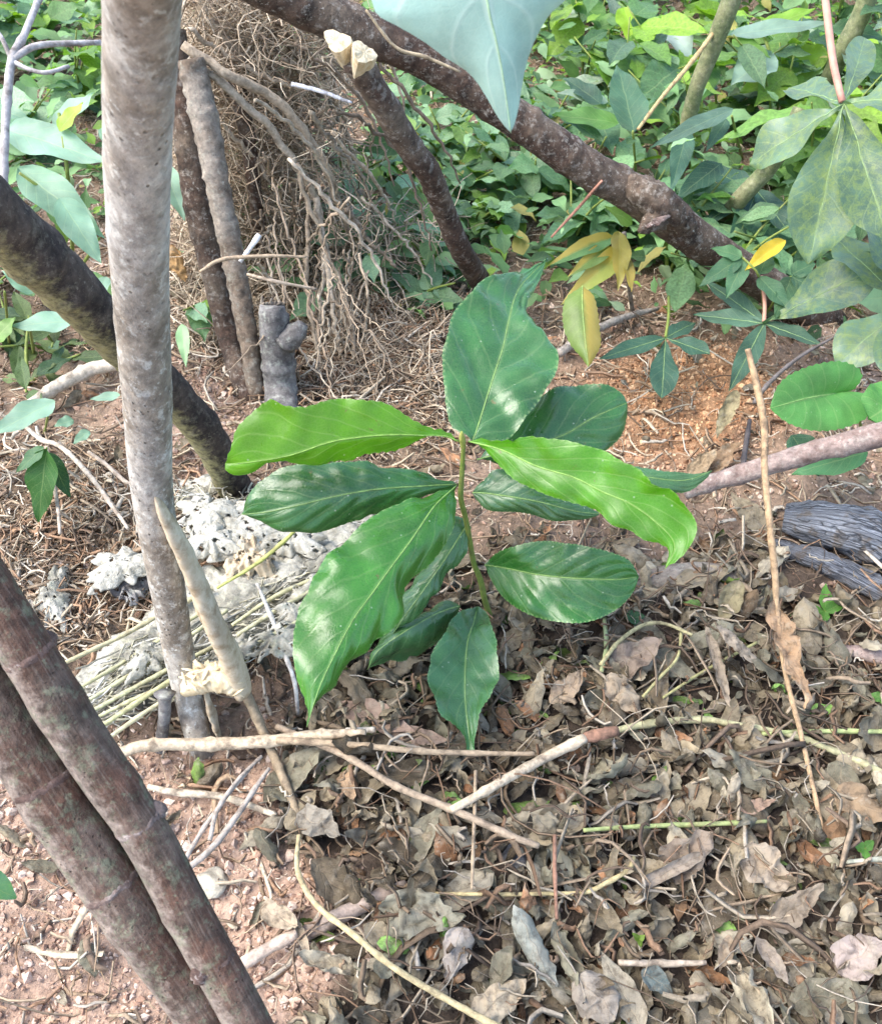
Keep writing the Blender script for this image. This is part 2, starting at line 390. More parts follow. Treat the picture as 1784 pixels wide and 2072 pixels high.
Z = gh(X, Y); near = np.exp(-((X / 3) ** 2 + ((Y - 1) / 3) ** 2) ** 2); Z = Z * near - .03 * (1 - near)
pt = np.stack([X, Y, 0 * X], -1).reshape(-1, 3)
Z += (.0022 * wob(pt, .022, 3, 2) + .0011 * wob(pt, .008, 2, 5)).reshape(X.shape) * near
li, stw, so, ora = field_masks(X.ravel(), Y.ravel())
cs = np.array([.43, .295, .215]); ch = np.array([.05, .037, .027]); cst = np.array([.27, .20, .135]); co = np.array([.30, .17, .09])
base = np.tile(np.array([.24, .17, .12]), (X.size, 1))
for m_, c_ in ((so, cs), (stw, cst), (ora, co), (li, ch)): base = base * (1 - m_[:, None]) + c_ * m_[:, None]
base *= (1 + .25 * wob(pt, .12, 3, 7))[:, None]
n = len(gx); ii = (np.arange(n - 1)[:, None] * n + np.arange(n - 1)[None, :]).ravel()
F = np.stack([ii, ii + 1, ii + n + 1, ii + n], 1)
M['soil'] = plain_mat('earth', 0, 0, 190, .95, vcol=True, bump=1.0, dist=.004)
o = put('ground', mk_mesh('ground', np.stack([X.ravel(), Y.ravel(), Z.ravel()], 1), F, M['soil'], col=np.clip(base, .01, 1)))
o['kind'] = 'structure'

# ------------------------------------------------------------------ stems and trunks
def stem(name, label, cat, pts, mat, rough=.06, L=.03, sides=22, node_gap=0, node_amp=.12, seed=0, flat=1.0, group=None, step=.004, ext=None):
    """pts: (x, y, depth or None for the ground, width) measured off the photograph -> stem standing in the place"""
    q = []
    for (x, y, d, wd) in pts:
        p = GP(x, y) if d is None else P(x, y, d)
        q.append([*p, wd / 2 * depth(p) / FP])
    if ext is not None:              # carry on below the surface / beyond
        q = ([q[0]] if False else []) + q + [[*(np.array(q[-1][:3]) + np.array(ext)), q[-1][3]]]
    ln = sum(np.linalg.norm(np.subtract(a[:3], b[:3])) for a, b in zip(q, q[1:]))
    k = max(8, int(ln / step)); q = resample(q, k)
    cat = cat or name
    nodes = []
    if node_gap:
        r_ = np.random.default_rng(seed + 1); s = node_gap * .5
        while s < ln:
            nodes.append((s, .004 + .003 * r_.random(), node_amp * (.6 + .8 * r_.random()), r_.uniform(0, 6.28) if r_.random() < .8 else None)); s += node_gap * r_.uniform(.55, 1.4)
    b0 = q[np.argmin(q[:, 2])][:3].copy()
    V, fl, uv = tube(q[:, :3] - b0, q[:, 3], sides, rough, L, seed, nodes, flat=flat)
    if name == 'tree':
        o = thing(name, label, cat, b0, group); put('trunk', mk_mesh('trunk', V, fl, mat, uv), o)
    else: o = tag(put(name, mk_mesh(name, V, fl, mat, uv), origin=b0), label, cat, group)
    return o, q

def part_tube(parent, name, pts, mat, sides=14, rough=.12, L=.02, seed=1, n=24, color=None, flat=1.0):
    q = []
    for (x, y, d, wd) in pts:
        p = GP(x, y) if d is None else P(x, y, d)
        q.append([*p, wd / 2 * depth(p) / FP])
    q = resample(q, n); V, fl, uv = tube(q[:, :3] - org(parent), q[:, 3], sides, rough, L, seed, flat=flat)
    return put(name, mk_mesh(name, V, fl, mat, uv), parent, color=color)
main_stem, mq = stem('tree', 'tall upright pale grey stem with lichen spots in front of the leaning dark trunk', 'tree',
     [(282, -330, .215, 185), (288, 0, .285, 156), (281, 200, .335, 141), (279, 400, .395, 127), (287, 620, .47, 110), (298, 800, .535, 98), (309, 1000, .62, 82),
      (338, 1180, .695, 70), (370, 1360, .765, 58), (408, 1515, None, 50)], M['pale_bark'], .012, .07, 28, .06, .022, 3, ext=(.004, 0, -.03), step=.003)
stem('tree', 'dark leaning trunk with greenish lichen along its underside passing behind pale upright stem', 'tree',
     [(-190, 270, .52, 150), (-60, 395, .56, 140), (60, 505, .62, 124), (160, 600, .68, 106), (240, 690, .75, 92), (350, 800, .84, 80), (425, 890, .91, 72), (480, 995, None, 68)],
     M['dark_bark'], .05, .04, 24, .07, .08, 8, ext=(.01, 0, -.03))
ta_, qa_ = stem('tree', 'maroon lichened stem, upper of the two lying close together', 'tree',
     [(-185, 940, .375, 102), (-55, 1140, .395, 102), (65, 1335, .41, 104), (175, 1512, .425, 102), (290, 1680, .44, 96), (388, 1862, .45, 91), (485, 2038, .455, 89), (588, 2238, .47, 86)],
     M['maroon_bark'], .022, .06, 26, .085, .05, 21)
tb_, qb_ = stem('tree', 'maroon brown stem with ringed nodes, lower and thicker of the two lying close together', 'tree',
     [(-190, 1175, .40, 136), (-60, 1345, .415, 134), (55, 1525, .43, 132), (165, 1698, .44, 126), (275, 1858, .45, 118), (385, 2012, .465, 108), (515, 2205, .48, 104)],
     M['maroon_bark'], .025, .06, 26, .075, .06, 31)
NODE_TODO = [(ta_, qa_, (.27, .53, .75)), (tb_, qb_, (.36, .56, .80))]
tr4, _ = stem('tree', 'thick dark reddish brown trunk slanting down from the top edge behind the pale hanging leaf', 'tree',
     [(380, -110, .86, 99), (540, -28, .90, 92), (700, 50, .94, 84), (870, 125, .98, 77), (1030, 230, 1.02, 74), (1180, 335, 1.06, 74), (1270, 385, 1.09, 77), (1335, 425, 1.11, 84),
      (1390, 470, 1.14, 76), (1500, 545, 1.19, 69), (1660, 645, None, 74)], M['red_bark'], .045, .045, 26, .05, .07, 41, ext=(.03, .02, -.04))
part_tube(tr4, 'knot', [(1345, 425, 1.10, 56), (1328, 442, 1.075, 48), (1308, 458, 1.062, 30), (1292, 468, 1.058, 10)], M['red_bark'], 20, .3, .010, 5, 24)
part_tube(tr4, 'lichen_patch', [(1352, 436, 1.062, 10), (1330, 448, 1.050, 18), (1308, 460, 1.048, 8)], M['node'], 14, .4, .006, 2, 22, flat=.5)
part_tube(tr4, 'knot', [(1270, 372, 1.075, 50), (1312, 396, 1.066, 66), (1350, 424, 1.075, 62), (1392, 462, 1.105, 40)], M['red_bark'], 22, .2, .012, 7, 30)
for tr_, q_, spots_ in NODE_TODO:
    sl_ = np.r_[0, np.cumsum(np.linalg.norm(np.diff(q_[:, :3], axis=0), axis=1))]
    for f_ in spots_:
        i_ = int(f_ * len(q_)); qq = q_[max(0, i_ - 1):i_ + 1].copy(); qq = resample(qq, 9)
        rd = qq[:, 3] * (.982 + .026 * np.sin(np.linspace(0, math.pi, 9)))
        V, fl, uv = tube(qq[:, :3] - org(tr_), rd, 60, .03, .006, int(f_ * 30), cap=False); put('node_ring', mk_mesh('node_ring', V, fl, M['node'], uv), tr_)
        a_ = random.uniform(0, 6.28); t_, n_, b_ = frames(qq[:, :3]); c_ = qq[4, :3] - org(tr_) + (n_[4] * math.cos(a_) + b_[4] * math.sin(a_)) * qq[4, 3] * .92
        k_ = resample(np.array([[*(c_ - t_[4] * .005), .002], [*c_, .0045], [*(c_ + t_[4] * .004), .002]]), 8); V, fl, uv = tube(k_[:, :3], k_[:, 3], 10, .2, .004, 3); put('leaf_scar', mk_mesh('leaf_scar', V, fl, M['node'], uv), tr_)
stub, sq = stem('tree_stub', 'reddish brown lopped stem with two pale cream cut faces at its upper end', 'tree stub',
     [(716, 118, .865, 56), (775, 210, .91, 56), (830, 300, .965, 54), (868, 350, 1.0, 50), (900, 430, 1.07, 46), (935, 510, 1.14, 44), (985, 590, None, 44)],
     M['red_bark'], .04, .03, 20, .04, .07, 47, ext=(.01, .01, -.03))
# cut faces on the lopped stem
def cut_face(parent, p0, p1, rad, mat, seed, name='cut_face'):
    """short block of wood with a flat, ragged, obliquely cut end at p1"""
    r_ = np.random.default_rng(seed + 40); p0 = np.array(p0); p1 = np.array(p1); t = (p1 - p0) / np.linalg.norm(p1 - p0); a = np.cross(t, [0, 0, 1.0]); a /= np.linalg.norm(a); b = np.cross(t, a); nn = 26
    th = np.sort(np.linspace(0, 6.28, nn, endpoint=False) + r_.uniform(-.15, .15, nn)); rj = rad * (1 + .18 * np.sin(3 * th + seed) + r_.uniform(-.05, .05, nn))
    ring = a[None] * (np.cos(th) * rj)[:, None] + b[None] * (np.sin(th) * rj * .85)[:, None]; ob = (np.cos(th) * .45 + r_.uniform(-.05, .05, nn))[:, None] * rad * t[None]
    V = np.vstack([p0 + ring * .95, p1 + ring + ob, p1 + ring * .45 + ob * .45 + t * r_.uniform(-.03, .03, nn)[:, None] * rad, [p1], [p0]]) - org(parent)
    k = np.arange(nn); k2 = (k + 1) % nn
    return put(name, mk_mesh(name, V, [np.concatenate([np.stack([k, k2, nn + k2, nn + k], 1), np.stack([nn + k, nn + k2, 2 * nn + k2, 2 * nn + k], 1)]), np.stack([2 * nn + k, 2 * nn + k2, np.full(nn, 3 * nn)], 1)], mat, smooth=False), parent)
cut_face(stub, P(704, 120, .875), P(682, 82, .845), .0112, M['cut_wood'], 3)
cut_face(stub, P(728, 138, .872), P(736, 106, .845), .0116, M['cut_wood'], 5)

stem('tree', 'dark reddish thin stem rising just behind the pale upright stem', 'tree',
     [(352, 60, 1.02, 50), (372, 220, 1.05, 52), (396, 400, 1.08, 52), (430, 545, 1.11, 50), (466, 690, 1.14, 46), (500, 800, None, 44)], M['red_bark'], .05, .03, 18, .05, .1, 53, ext=(0, 0, -.03))
stem('tree', 'rough grey brown knobbly stem beside the short grey stump', 'tree',
     [(385, 120, .98, 54), (410, 220, 1.0, 56), (436, 350, 1.02, 50), (462, 470, 1.05, 46), (487, 600, 1.08, 42), (507, 710, 1.1, 38), (520, 800, None, 38)], M['grey_bark'], .12, .022, 24, .03, .07, 59, ext=(0, 0, -.03))
stem('tree', 'short dark red stem half hidden under the dry stalks', 'tree',
     [(470, 130, 1.1, 36), (492, 230, 1.12, 34), (506, 310, 1.15, 30), (520, 420, 1.2, 28), (540, 560, None, 26)], M['red_bark'], .06, .03, 14, .05, .1, 61)
st, _ = stem('stump', 'short grey stump with a broken top and side knob near the bright leaf tip', 'stump',
     [(551, 618, 1.06, 50), (553, 650, 1.07, 58), (562, 720, 1.10, 66), (568, 790, 1.12, 66), (572, 850, None, 70)], M['grey_stub'], .07, .02, 22, .03, .12, 67, ext=(0, 0, -.02))
k = resample(np.array([[*P(578, 690, 1.08), .016], [*P(600, 672, 1.07), .012], [*P(612, 655, 1.065), .007]]), 10)
V, fl, uv = tube(k[:, :3] - org(st), k[:, 3], 14, .15, .015, 9); put('knob', mk_mesh('knob', V, fl, M['grey_stub'], uv), st)
stem('tree', 'olive green smooth stem descending from the top among the thicket leaves', 'tree',
     [(1510, -90, 1.25, 44), (1475, 10, 1.28, 40), (1440, 100, 1.32, 36), (1405, 190, 1.36, 32), (1380, 300, 1.42, 30), (1360, 400, None, 30)], M['olive_bark'], .03, .03, 16, .07, .08, 71, ext=(0, 0, -.03))
stem('tree', 'short olive stem slanting between the mottled palmate leaves', 'tree',
     [(1620, 220, 1.2, 34), (1588, 290, 1.22, 34), (1550, 345, 1.26, 34), (1490, 410, 1.30, 36), (1450, 470, None, 36)], M['olive_bark'], .04, .03, 16, .06, .1, 73, ext=(0, 0, -.03))
stem('tree', 'greenish stem behind the reddish leaf stalk at the top edge', 'tree',
     [(1775, -70, 1.42, 40), (1745, 20, 1.46, 38), (1705, 100, 1.5, 36), (1660, 200, 1.58, 34), (1630, 300, None, 34)], M['olive_bark'], .04, .03, 16, .06, .1, 79, ext=(0, 0, -.03))
br, _ = stem('branch', 'pinkish grey bare branch reaching in beneath the round scalloped leaf', 'branch',
     [(1384, 996, .93, 30), (1430, 978, .92, 36), (1530, 950, .90, 40), (1650, 912, .875, 44), (1784, 878, .85, 50), (1960, 820, .82, 54)], M['pink_bark'], .09, .025, 20, .045, .14, 83)

# split, half broken pale stem leaning on the upright one
sp, _ = stem('split_branch', 'peeled tan branch split from the upright stem with a sharp pale upper end', 'split branch',
     [(311, 992, .600, 8), (332, 1040, .615, 36), (364, 1100, .640, 52), (404, 1190, .675, 58), (442, 1280, .708, 62), (474, 1345, .735, 68), (492, 1400, .750, 56)], M['tan_wood'], .07, .03, 22, 0, 0, 91, flat=.6)
part_tube(sp, 'torn_wood', [(374, 1402, .760, 18), (392, 1384, .750, 46), (424, 1370, .744, 60), (458, 1372, .742, 62), (484, 1388, .746, 50)], M['cut_wood'], 22, .16, .006, 4, 50)
for i_ in range(46):
    f_ = random.random(); x_ = 372 + 112 * f_; y_ = 1402 - 40 * math.sin(math.pi * (.15 + .7 * f_)) + random.uniform(-24, 24)
    l_ = random.uniform(14, 36); a_ = random.gauss(-.1, .5) if i_ % 3 else random.gauss(1.2, .4); dd_ = .733 + random.uniform(-.004, .01)
    part_tube(sp, 'splinter', [(x_ - l_ / 2 * math.cos(a_), y_ - l_ / 2 * math.sin(a_), dd_ + .004, 3), (x_, y_, dd_, random.uniform(6, 12)), (x_ + l_ / 2 * math.cos(a_), y_ + l_ / 2 * math.sin(a_), dd_ + .003, 2)], M['cut_wood'], 6, .2, .006, i_ % 9, 8, flat=.5)
part_tube(sp, 'splinter', [(352, 1110, .643, 6), (384, 1165, .672, 20), (398, 1220, .692, 22), (412, 1265, .71, 6)], M['cut_wood'], 10, .2, .01, 7, flat=.5)
part_tube(sp, 'bark_strip', [(414, 1395, .762, 12), (428, 1440, .772, 34), (444, 1490, .784, 20), (452, 1515, .79, 8)], M['tan_wood'], 12, .2, .012, 9, flat=.4)

for i_ in range(9):
    x_ = 528 + i_ * 5.6
    part_tube(st, 'splinter', [(x_, 634, 1.075, 13), (x_ + random.uniform(-3, 3), 618, 1.066, 10), (x_ + random.uniform(-6, 6), 600 + random.uniform(-6, 14), 1.056, 2)], M['grey_bark'], 7, .2, .01, i_, 8)
# small grey green cut peg
pg, _ = stem('cut_peg', 'small grey green cut peg standing behind the pale horizontal stick', 'peg', [(334, 1404, .745, 44), (334, 1413, .747, 28), (333, 1450, .76, 25), (328, 1490, .775, 24), (325, 1520, None, 24)], M['grey_stub'], .06, .01, 16, 0, 0, 95, step=.002)

# weathered blue-grey log
lg, _ = stem('log', 'weathered blue grey rotten log with cracked bark near the small seedling', 'log',
     [(1575, 1075, None, 60), (1640, 1085, None, 92), (1720, 1105, None, 112), (1800, 1140, None, 118), (1960, 1215, None, 110)], M['blue_log'], .16, .035, 30, 0, 0, 101, flat=.8)
lg.location.z += .02
stem('log', 'thin dark rotten branch lying along the front of the blue grey log', 'log',
     [(1560, 1108, None, 24), (1650, 1140, None, 44), (1740, 1185, None, 50), (1860, 1250, None, 46)], M['blue_log'], .2, .03, 18, 0, 0, 103)[0].location.z += .006
stem('log', 'brown half buried root lying behind the narrow dry stalk', 'log',
     [(1120, 1215, None, 40), (1250, 1190, None, 66), (1370, 1172, None, 74), (1470, 1165, None, 60), (1530, 1160, None, 30)], M['grey_bark'], .1, .05, 22, 0, 0, 107)[0].location.z -= .004
stem('log', 'reddish rotten stick poking in below the blue grey log', 'log', [(1690, 1325, None, 18), (1740, 1332, None, 30), (1790, 1345, None, 34), (1900, 1380, None, 34)], M['pink_bark'], .12, .02, 14, 0, 0, 109)[0].location.z += .008

# pale rotten log with flaking white bark under the sapling's left side
rl = thing('rotten_log', 'pale grey rotten log with shredded fibres lying behind the split tan stem', 'rotten log', GP(520, 1300))
q = []
for (x, y, wd) in [(120, 1450, 60), (230, 1400, 150), (340, 1330, 190), (450, 1265, 210), (560, 1205, 210), (680, 1150, 190), (800, 1095, 150), (880, 1060, 80)]:
    p = GP(x, y); q.append([*p, wd / 2 * depth(p) / FP])
q = np.array(q); q[:, 2] += q[:, 3] * .18
q = resample(q, 170); V, fl, uv = tube(q[:, :3] - org(rl), q[:, 3], 72, .17, .045, 113, flat=.62)
V = V + (wob(V, .010, 3, 6) * .0022)[:, None] * np.array([.3, .3, 1.0])
put('wood', mk_mesh('wood', V, fl, M['rot_wood_plain'], uv), rl)

def flake(parent, name, cx, cy, rx, ry, ang, lift, mat, seed, amp=.006, nn=44, origin=None):
    """ragged crumbly bark flake lying at image place cx,cy: a thick crusted plate with holes and torn rim"""
    r_ = np.random.default_rng(seed); p0 = GP(cx, cy, lift); s = depth(p0) / FP
    u = np.linspace(-1, 1, nn); A, B = np.meshgrid(u, u)
    a = np.arctan2(B, A); rr = np.maximum(np.abs(A), np.abs(B)); rim = 1 + .22 * np.sin(3 * a + seed) + .15 * np.sin(7 * a + 2 * seed) + .1 * np.sin(13 * a)
    ux = np.cos(a) * rr * rim; uy = np.sin(a) * rr * rim
    lx = ux * rx * s; ly = uy * ry * s * 1.35
    xx = lx * math.cos(ang) - ly * math.sin(ang); yy = lx * math.sin(ang) + ly * math.cos(ang)
    pts = np.stack([xx + p0[0], yy + p0[1], 0 * xx], -1).reshape(-1, 3)
    zz = p0[2] + (amp * 1.4 * wob(pts, .04, 2, seed) + amp * wob(pts, .014, 3, seed + 3)) - .010 * rr.ravel() ** 3 + .006
    V = np.stack([pts[:, 0], pts[:, 1], zz], 1)
    i = (np.arange(nn - 1)[:, None] * nn + np.arange(nn - 1)).ravel(); F = np.stack([i, i + 1, i + nn + 1, i + nn], 1)
    keep = (wob(V[F].mean(1), .013, 3, seed + 8) < (.62 if mat is M['white_crust'] else .5)); F = F[keep]
    o_ = org(parent) if parent is not None else p0
    me = mk_mesh(name, V - o_, F, mat, np.stack([(xx.ravel() - xx.min()) * 12, yy.ravel() - yy.min()], 1))
    ob = put(name, me, parent, None if parent is not None else p0)
    md = ob.modifiers.new('thick', 'SOLIDIFY'); md.thickness = .0012
    return ob
for (cx, cy, rx, ry, a, sd) in [(420, 1035, 60, 40, .1, 1), (500, 1075, 90, 44, .2, 2), (585, 1085, 70, 40, -.1, 3), (430, 1090, 50, 40, .5, 4), (520, 1030, 55, 30, 0, 5)]:
    flake(rl, 'bark_flake', cx, cy, rx, ry, a, .050, M['white_crust'], sd, .0012)
for (cx, cy, rx, ry, a, sd) in [(640, 1190, 60, 30, .5, 11), (560, 1290, 80, 30, .55, 12), (700, 1130, 70, 30, .5, 13), (600, 1240, 50, 26, .4, 14), (300, 1330, 60, 26, .5, 15), (480, 1310, 60, 24, .5, 16)]:
    flake(rl, 'wood_flake', cx, cy, rx, ry, a, .055, M['rot_wood_plain'], sd, .003)
wf = flake(None, 'loose_bark', 250, 1145, 76, 36, .25, .03, M['white_crust'], 21, .0014); tag(wf, 'crumbly chalk white bark slab lying just behind the upright stem foot', 'bark piece')
wf = flake(None, 'loose_bark', 505, 1130, 50, 34, .4, .05, M['tan_wood'], 23, .007); tag(wf, 'small brown curled bark slab on the pale rotten log', 'bark piece')
wf = flake(None, 'loose_bark', 400, 985, 70, 26, .3, .008, M['white_crust'], 25, .0012); tag(wf, 'white bark slab below the foot of the leaning dark trunk', 'bark piece')
wf = flake(None, 'loose_bark', 265, 1190, 34, 26, .8, .02, M['grey_stub'], 27, .005); tag(wf, 'grey bark slab tucked under the chalk white one', 'bark piece')
wf = flake(None, 'loose_bark', 105, 1210, 36, 60, .2, .01, M['rot_wood_plain'], 29, .003); tag(wf, 'pale grey bark slab beside the upper maroon stem', 'bark piece')

# shredded fibres of the rotten log: beyond counting
fr = np.random.default_rng(61); N = 1250; K = 5
fx = fr.uniform(190, 800, N); fyc = 1425 - (fx - 190) * .56; fy = fyc + fr.normal(-6, 34, N); wh = fr.random(N) < .22
fx[wh] = fr.uniform(340, 640, wh.sum()); fy[wh] = fr.uniform(985, 1110, wh.sum())
P0 = np.array([GP(a, b, .022 + .02 * r) for a, b, r in zip(fx, fy, fr.random(N))]); an = fr.normal(.62, .5, N); an[wh] = fr.uniform(0, 6.28, wh.sum())
dr_ = np.stack([np.cos(an), np.sin(an), fr.normal(0, .10, N)], 1); tt_ = np.linspace(-.5, .5, K)[None, :, None]; ln_ = fr.uniform(.010, .038, N)
Pn = P0[:, None] + dr_[:, None] * ln_[:, None, None] * tt_ + fr.normal(size=(N, 1, 3)) * (ln_[:, None, None] * .35) * (tt_ ** 2 - .1) + fr.normal(size=(N, K, 3)) * .0006
V, F = batch_tubes(Pn, fr.uniform(.0004, .0013, N)[:, None] * np.ones((1, K)), 3)
fc = np.array([(.55, .53, .45), (.60, .59, .53), (.36, .345, .28), (.25, .235, .18), (.45, .42, .3)])[fr.integers(5, size=N)] * fr.uniform(.7, 1.2, N)[:, None]
o = put('fibres', mk_mesh('fibres', V - org(rl), F, M['stalk_v'], col=np.repeat(fc, K * 3, 0)), rl); o['kind'] = 'stuff'

# ------------------------------------------------------------------ leaves
def grid_faces(n, m):
    i = (np.arange(n - 1)[:, None] * m + np.arange(m - 1)).ravel()
    return np.stack([i, i + 1, i + m + 1, i + m], 1)
def quilt(V, n, m, amp, nv, slant, rnd=0.0, seed=0):
    """puff the blade up between its side veins"""
    Vg = V.reshape(n, m, 3); dv = np.gradient(Vg, axis=0); du = np.gradient(Vg, axis=1)
    nn = np.cross(du, dv); nn /= np.linalg.norm(nn, axis=2)[..., None] + 1e-12
    if nn[..., 2].mean() < 0: nn = -nn
    v = np.linspace(0, 1, n)[:, None]; u = np.abs(np.linspace(-1, 1, m))[None, :]
    ph = v * nv - u * slant + (.35 * wob(V, .06, 2, seed + 3).reshape(n, m) if amp > .0008 else 0)
    h = amp * (np.abs(np.sin(math.pi * (ph + .5))) ** .7) * np.sin(math.pi * np.clip(u, 0, 1)) ** .6 * np.sin(math.pi * np.clip(v, .02, .98)) ** .5
    h = h + rnd * wob(V, .05, 2, seed).reshape(n, m) * (.3 + u)
    return (Vg + nn * h[..., None]).reshape(-1, 3)

def leaf3(parent, left, mid, right, dep, mat, color, n=56, m=19, amp=.0016, nv=8, slant=2.2, tooth=.35, rnd=.001, name='leaf', seed=0, edge=(0, 0), rib=.0007):
    """blade through three traced curves (base -> tip); dep=(base, tip, bow) gives it its own depth, edge lifts the two margins"""
    base, tip = mid[0], mid[-1]
    L_ = resample([base] + list(left) + [tip], n); Mi = resample(mid, n); R_ = resample([base] + list(right) + [tip], n)
    v = np.linspace(0, 1, n); d = dep[0] + (dep[1] - dep[0]) * v + dep[2] * 4 * v * (1 - v)
    t = np.linspace(-1, 1, m); V = np.zeros((n, m, 3))
    for j, tt in enumerate(t):
        a = abs(tt); E = L_ if tt < 0 else R_; e = edge[0] if tt < 0 else edge[1]
        xy = Mi * (1 - a) + E * a
        if a == 1 and tooth:                       # fine saw teeth on the margin
            wv = np.linalg.norm(E - Mi, axis=1)[:, None] + 1e-6
            xy = xy + (E - Mi) / wv * (tooth * 6 * ((np.arange(n) % 2) - .4))[:, None] * np.minimum(1, wv / 30)
        dd = d + e * (a ** 1.4) * np.sin(math.pi * np.clip(v, 0, 1)) ** .7
        V[:, j] = CAM + dd[:, None] * (FW + ((xy[:, :1] - PW / 2) / FP) * RT - ((xy[:, 1:2] - PH / 2) / FP) * UP)
    V = quilt(V.reshape(-1, 3), n, m, amp, nv, slant, rnd, seed)
    uv = np.stack([np.tile((t + 1) / 2, n), np.repeat(v, m)], 1)
    o0 = org(parent) if parent is not None else V[m // 2].copy()
    me = mk_mesh(name, V - o0, grid_faces(n, m), mat, uv)
    ob = put(name, me, parent, None if parent is not None else o0, color)
    if rib: midrib(ob, V.reshape(n, m, 3), o0, rib)
    return ob
def midrib(leaf, Vg, o0, rib):
    n, m = Vg.shape[:2]; c = Vg[:, m // 2]; nn = np.cross(Vg[:, m // 2 + 1] - Vg[:, m // 2 - 1], np.gradient(c, axis=0)); nn /= np.linalg.norm(nn, axis=1)[:, None] + 1e-12
    if (nn @ np.array([0, -.5, 1.0])).mean() < 0: nn = -nn
    V, fl, uv = tube(c + nn * rib * .25 - o0, np.linspace(rib, rib * .3, n), 6)
    put('midrib', mk_mesh('midrib', V, fl, M['midrib'], uv), leaf, color=np.array(leaf.color[:3]) * .6 + np.array([.16, .22, .07]))

PROF = {
    'ovate': lambda v: np.sin(math.pi * v ** .72) ** .85 * (1 - .25 * v),
    'lance': lambda v: np.sin(math.pi * v ** .85) ** .95,
    'obov': lambda v: np.sin(math.pi * v ** 1.45) ** .9 * (.75 + .3 * v),
    'round': lambda v: np.sqrt(np.clip(1 - (2 * v - 1) ** 2, 0, 1)),
}
def blade(length, width, prof='ovate', fold=.25, droop=.15, n=13, m=7, crumple=0.0, curl=0.0, roll=0.0, seed=0, wave=0.0, ragged=0.0):
    """leaf blade along +Y from the origin, face up; curl bends it lengthwise, roll bends it across"""
    v = np.linspace(0, 1, n); u = np.linspace(-1, 1, m)
    Uu, Vv = np.meshgrid(u, v)
    wd = PROF[prof](np.clip(v, .0, 1)) * width / 2; wd[0] = max(wd[0], width * .015); wd[-1] = max(wd[-1], width * .01)
    if ragged:
        r_ = np.random.default_rng(seed); sm_ = lambda a: np.convolve(np.pad(a, 2, mode='edge'), [.15, .25, .2, .25, .15], 'valid'); wl = wd * (1 - ragged * sm_(r_.random(n)) * 1.3); wr = wd * (1 - ragged * sm_(r_.random(n)) * 1.3)
        W_ = np.where(Uu < 0, wl[:, None], wr[:, None])
    else: W_ = wd[:, None] * np.ones((1, m))
    x = Uu * W_; y = Vv * length; z = np.abs(Uu) * W_ * fold
    if wave: z = z + wave * width * np.sin(Vv * 14 + seed) * np.abs(Uu) ** 2 * .25
    if roll:
        th = Uu * roll * (W_ / (width / 2)); rr = (width / 2) / max(roll, 1e-3)
        x = np.sin(th) * rr; z = z * .3 + (1 - np.cos(th)) * rr
    if curl:
        a = curl * Vv; rr = length / curl
        y, z = np.sin(a) * rr - np.sin(a) * z, (1 - np.cos(a)) * rr + np.cos(a) * z
    z = z - droop * length * Vv ** 2
    V = np.stack([x, y, z], -1).reshape(-1, 3)
    if crumple:
        V = V + crumple * width * np.stack([wob(V, width * .5, 2, seed), wob(V, width * .5, 2, seed + 3), 1.6 * wob(V, width * .45, 3, seed + 6)], 1)
    uv = np.stack([(Uu.ravel() + 1) / 2, Vv.ravel()], 1)
    return V, grid_faces(n, m), uv

def basis(direction, normal):
    y = np.asarray(direction, float); y = y / np.linalg.norm(y)
    z = np.asarray(normal, float); z = z - y * np.dot(z, y); z = z / (np.linalg.norm(z) + 1e-9)
    return np.stack([np.cross(y, z), y, z], 1)
def set_matrix(o, B, loc, s=1.0):
    mt = np.eye(4); mt[:3, :3] = B * s; mt[:3, 3] = loc; o.matrix_basis = Matrix(mt.tolist())

TO_CAM = -FW
def leafpx(parent, b, t, wpx, d0, d1, color, mat='leaf', prof='ovate', fold=.2, droop=.08, tilt=.5, n=15, m=9, name='leaf', side=0.0, wave=.25, seed=None):
    """one leaf between two measured points with their own depths; its face looks partly up, partly to the viewer"""
    A = P(*b, d0); B = P(*t, d1); dv = B - A; ln = np.linalg.norm(dv)
    seed = int(b[0] * 7 + t[1]) % 97 if seed is None else seed
    V, Fq, uv = blade(ln, wpx * (d0 + d1) / 2 / FP, prof, fold, droop, n, m, .012, seed=seed, wave=wave)
    nrm = np.array([side, 0, 1.0]) * (1 - tilt) + TO_CAM * tilt + np.array([side, 0, 0]) * .5
    Bm = basis(dv, nrm)
    V = V @ Bm.T + A
    o0 = org(parent) if parent is not None else A
    ob = put(name, mk_mesh(name, V - o0, Fq, M[mat], uv), parent, None if parent is not None else A, color)
    if name == 'leaflet': midrib(ob, V.reshape(n, m, 3), o0, .0006)
    return ob

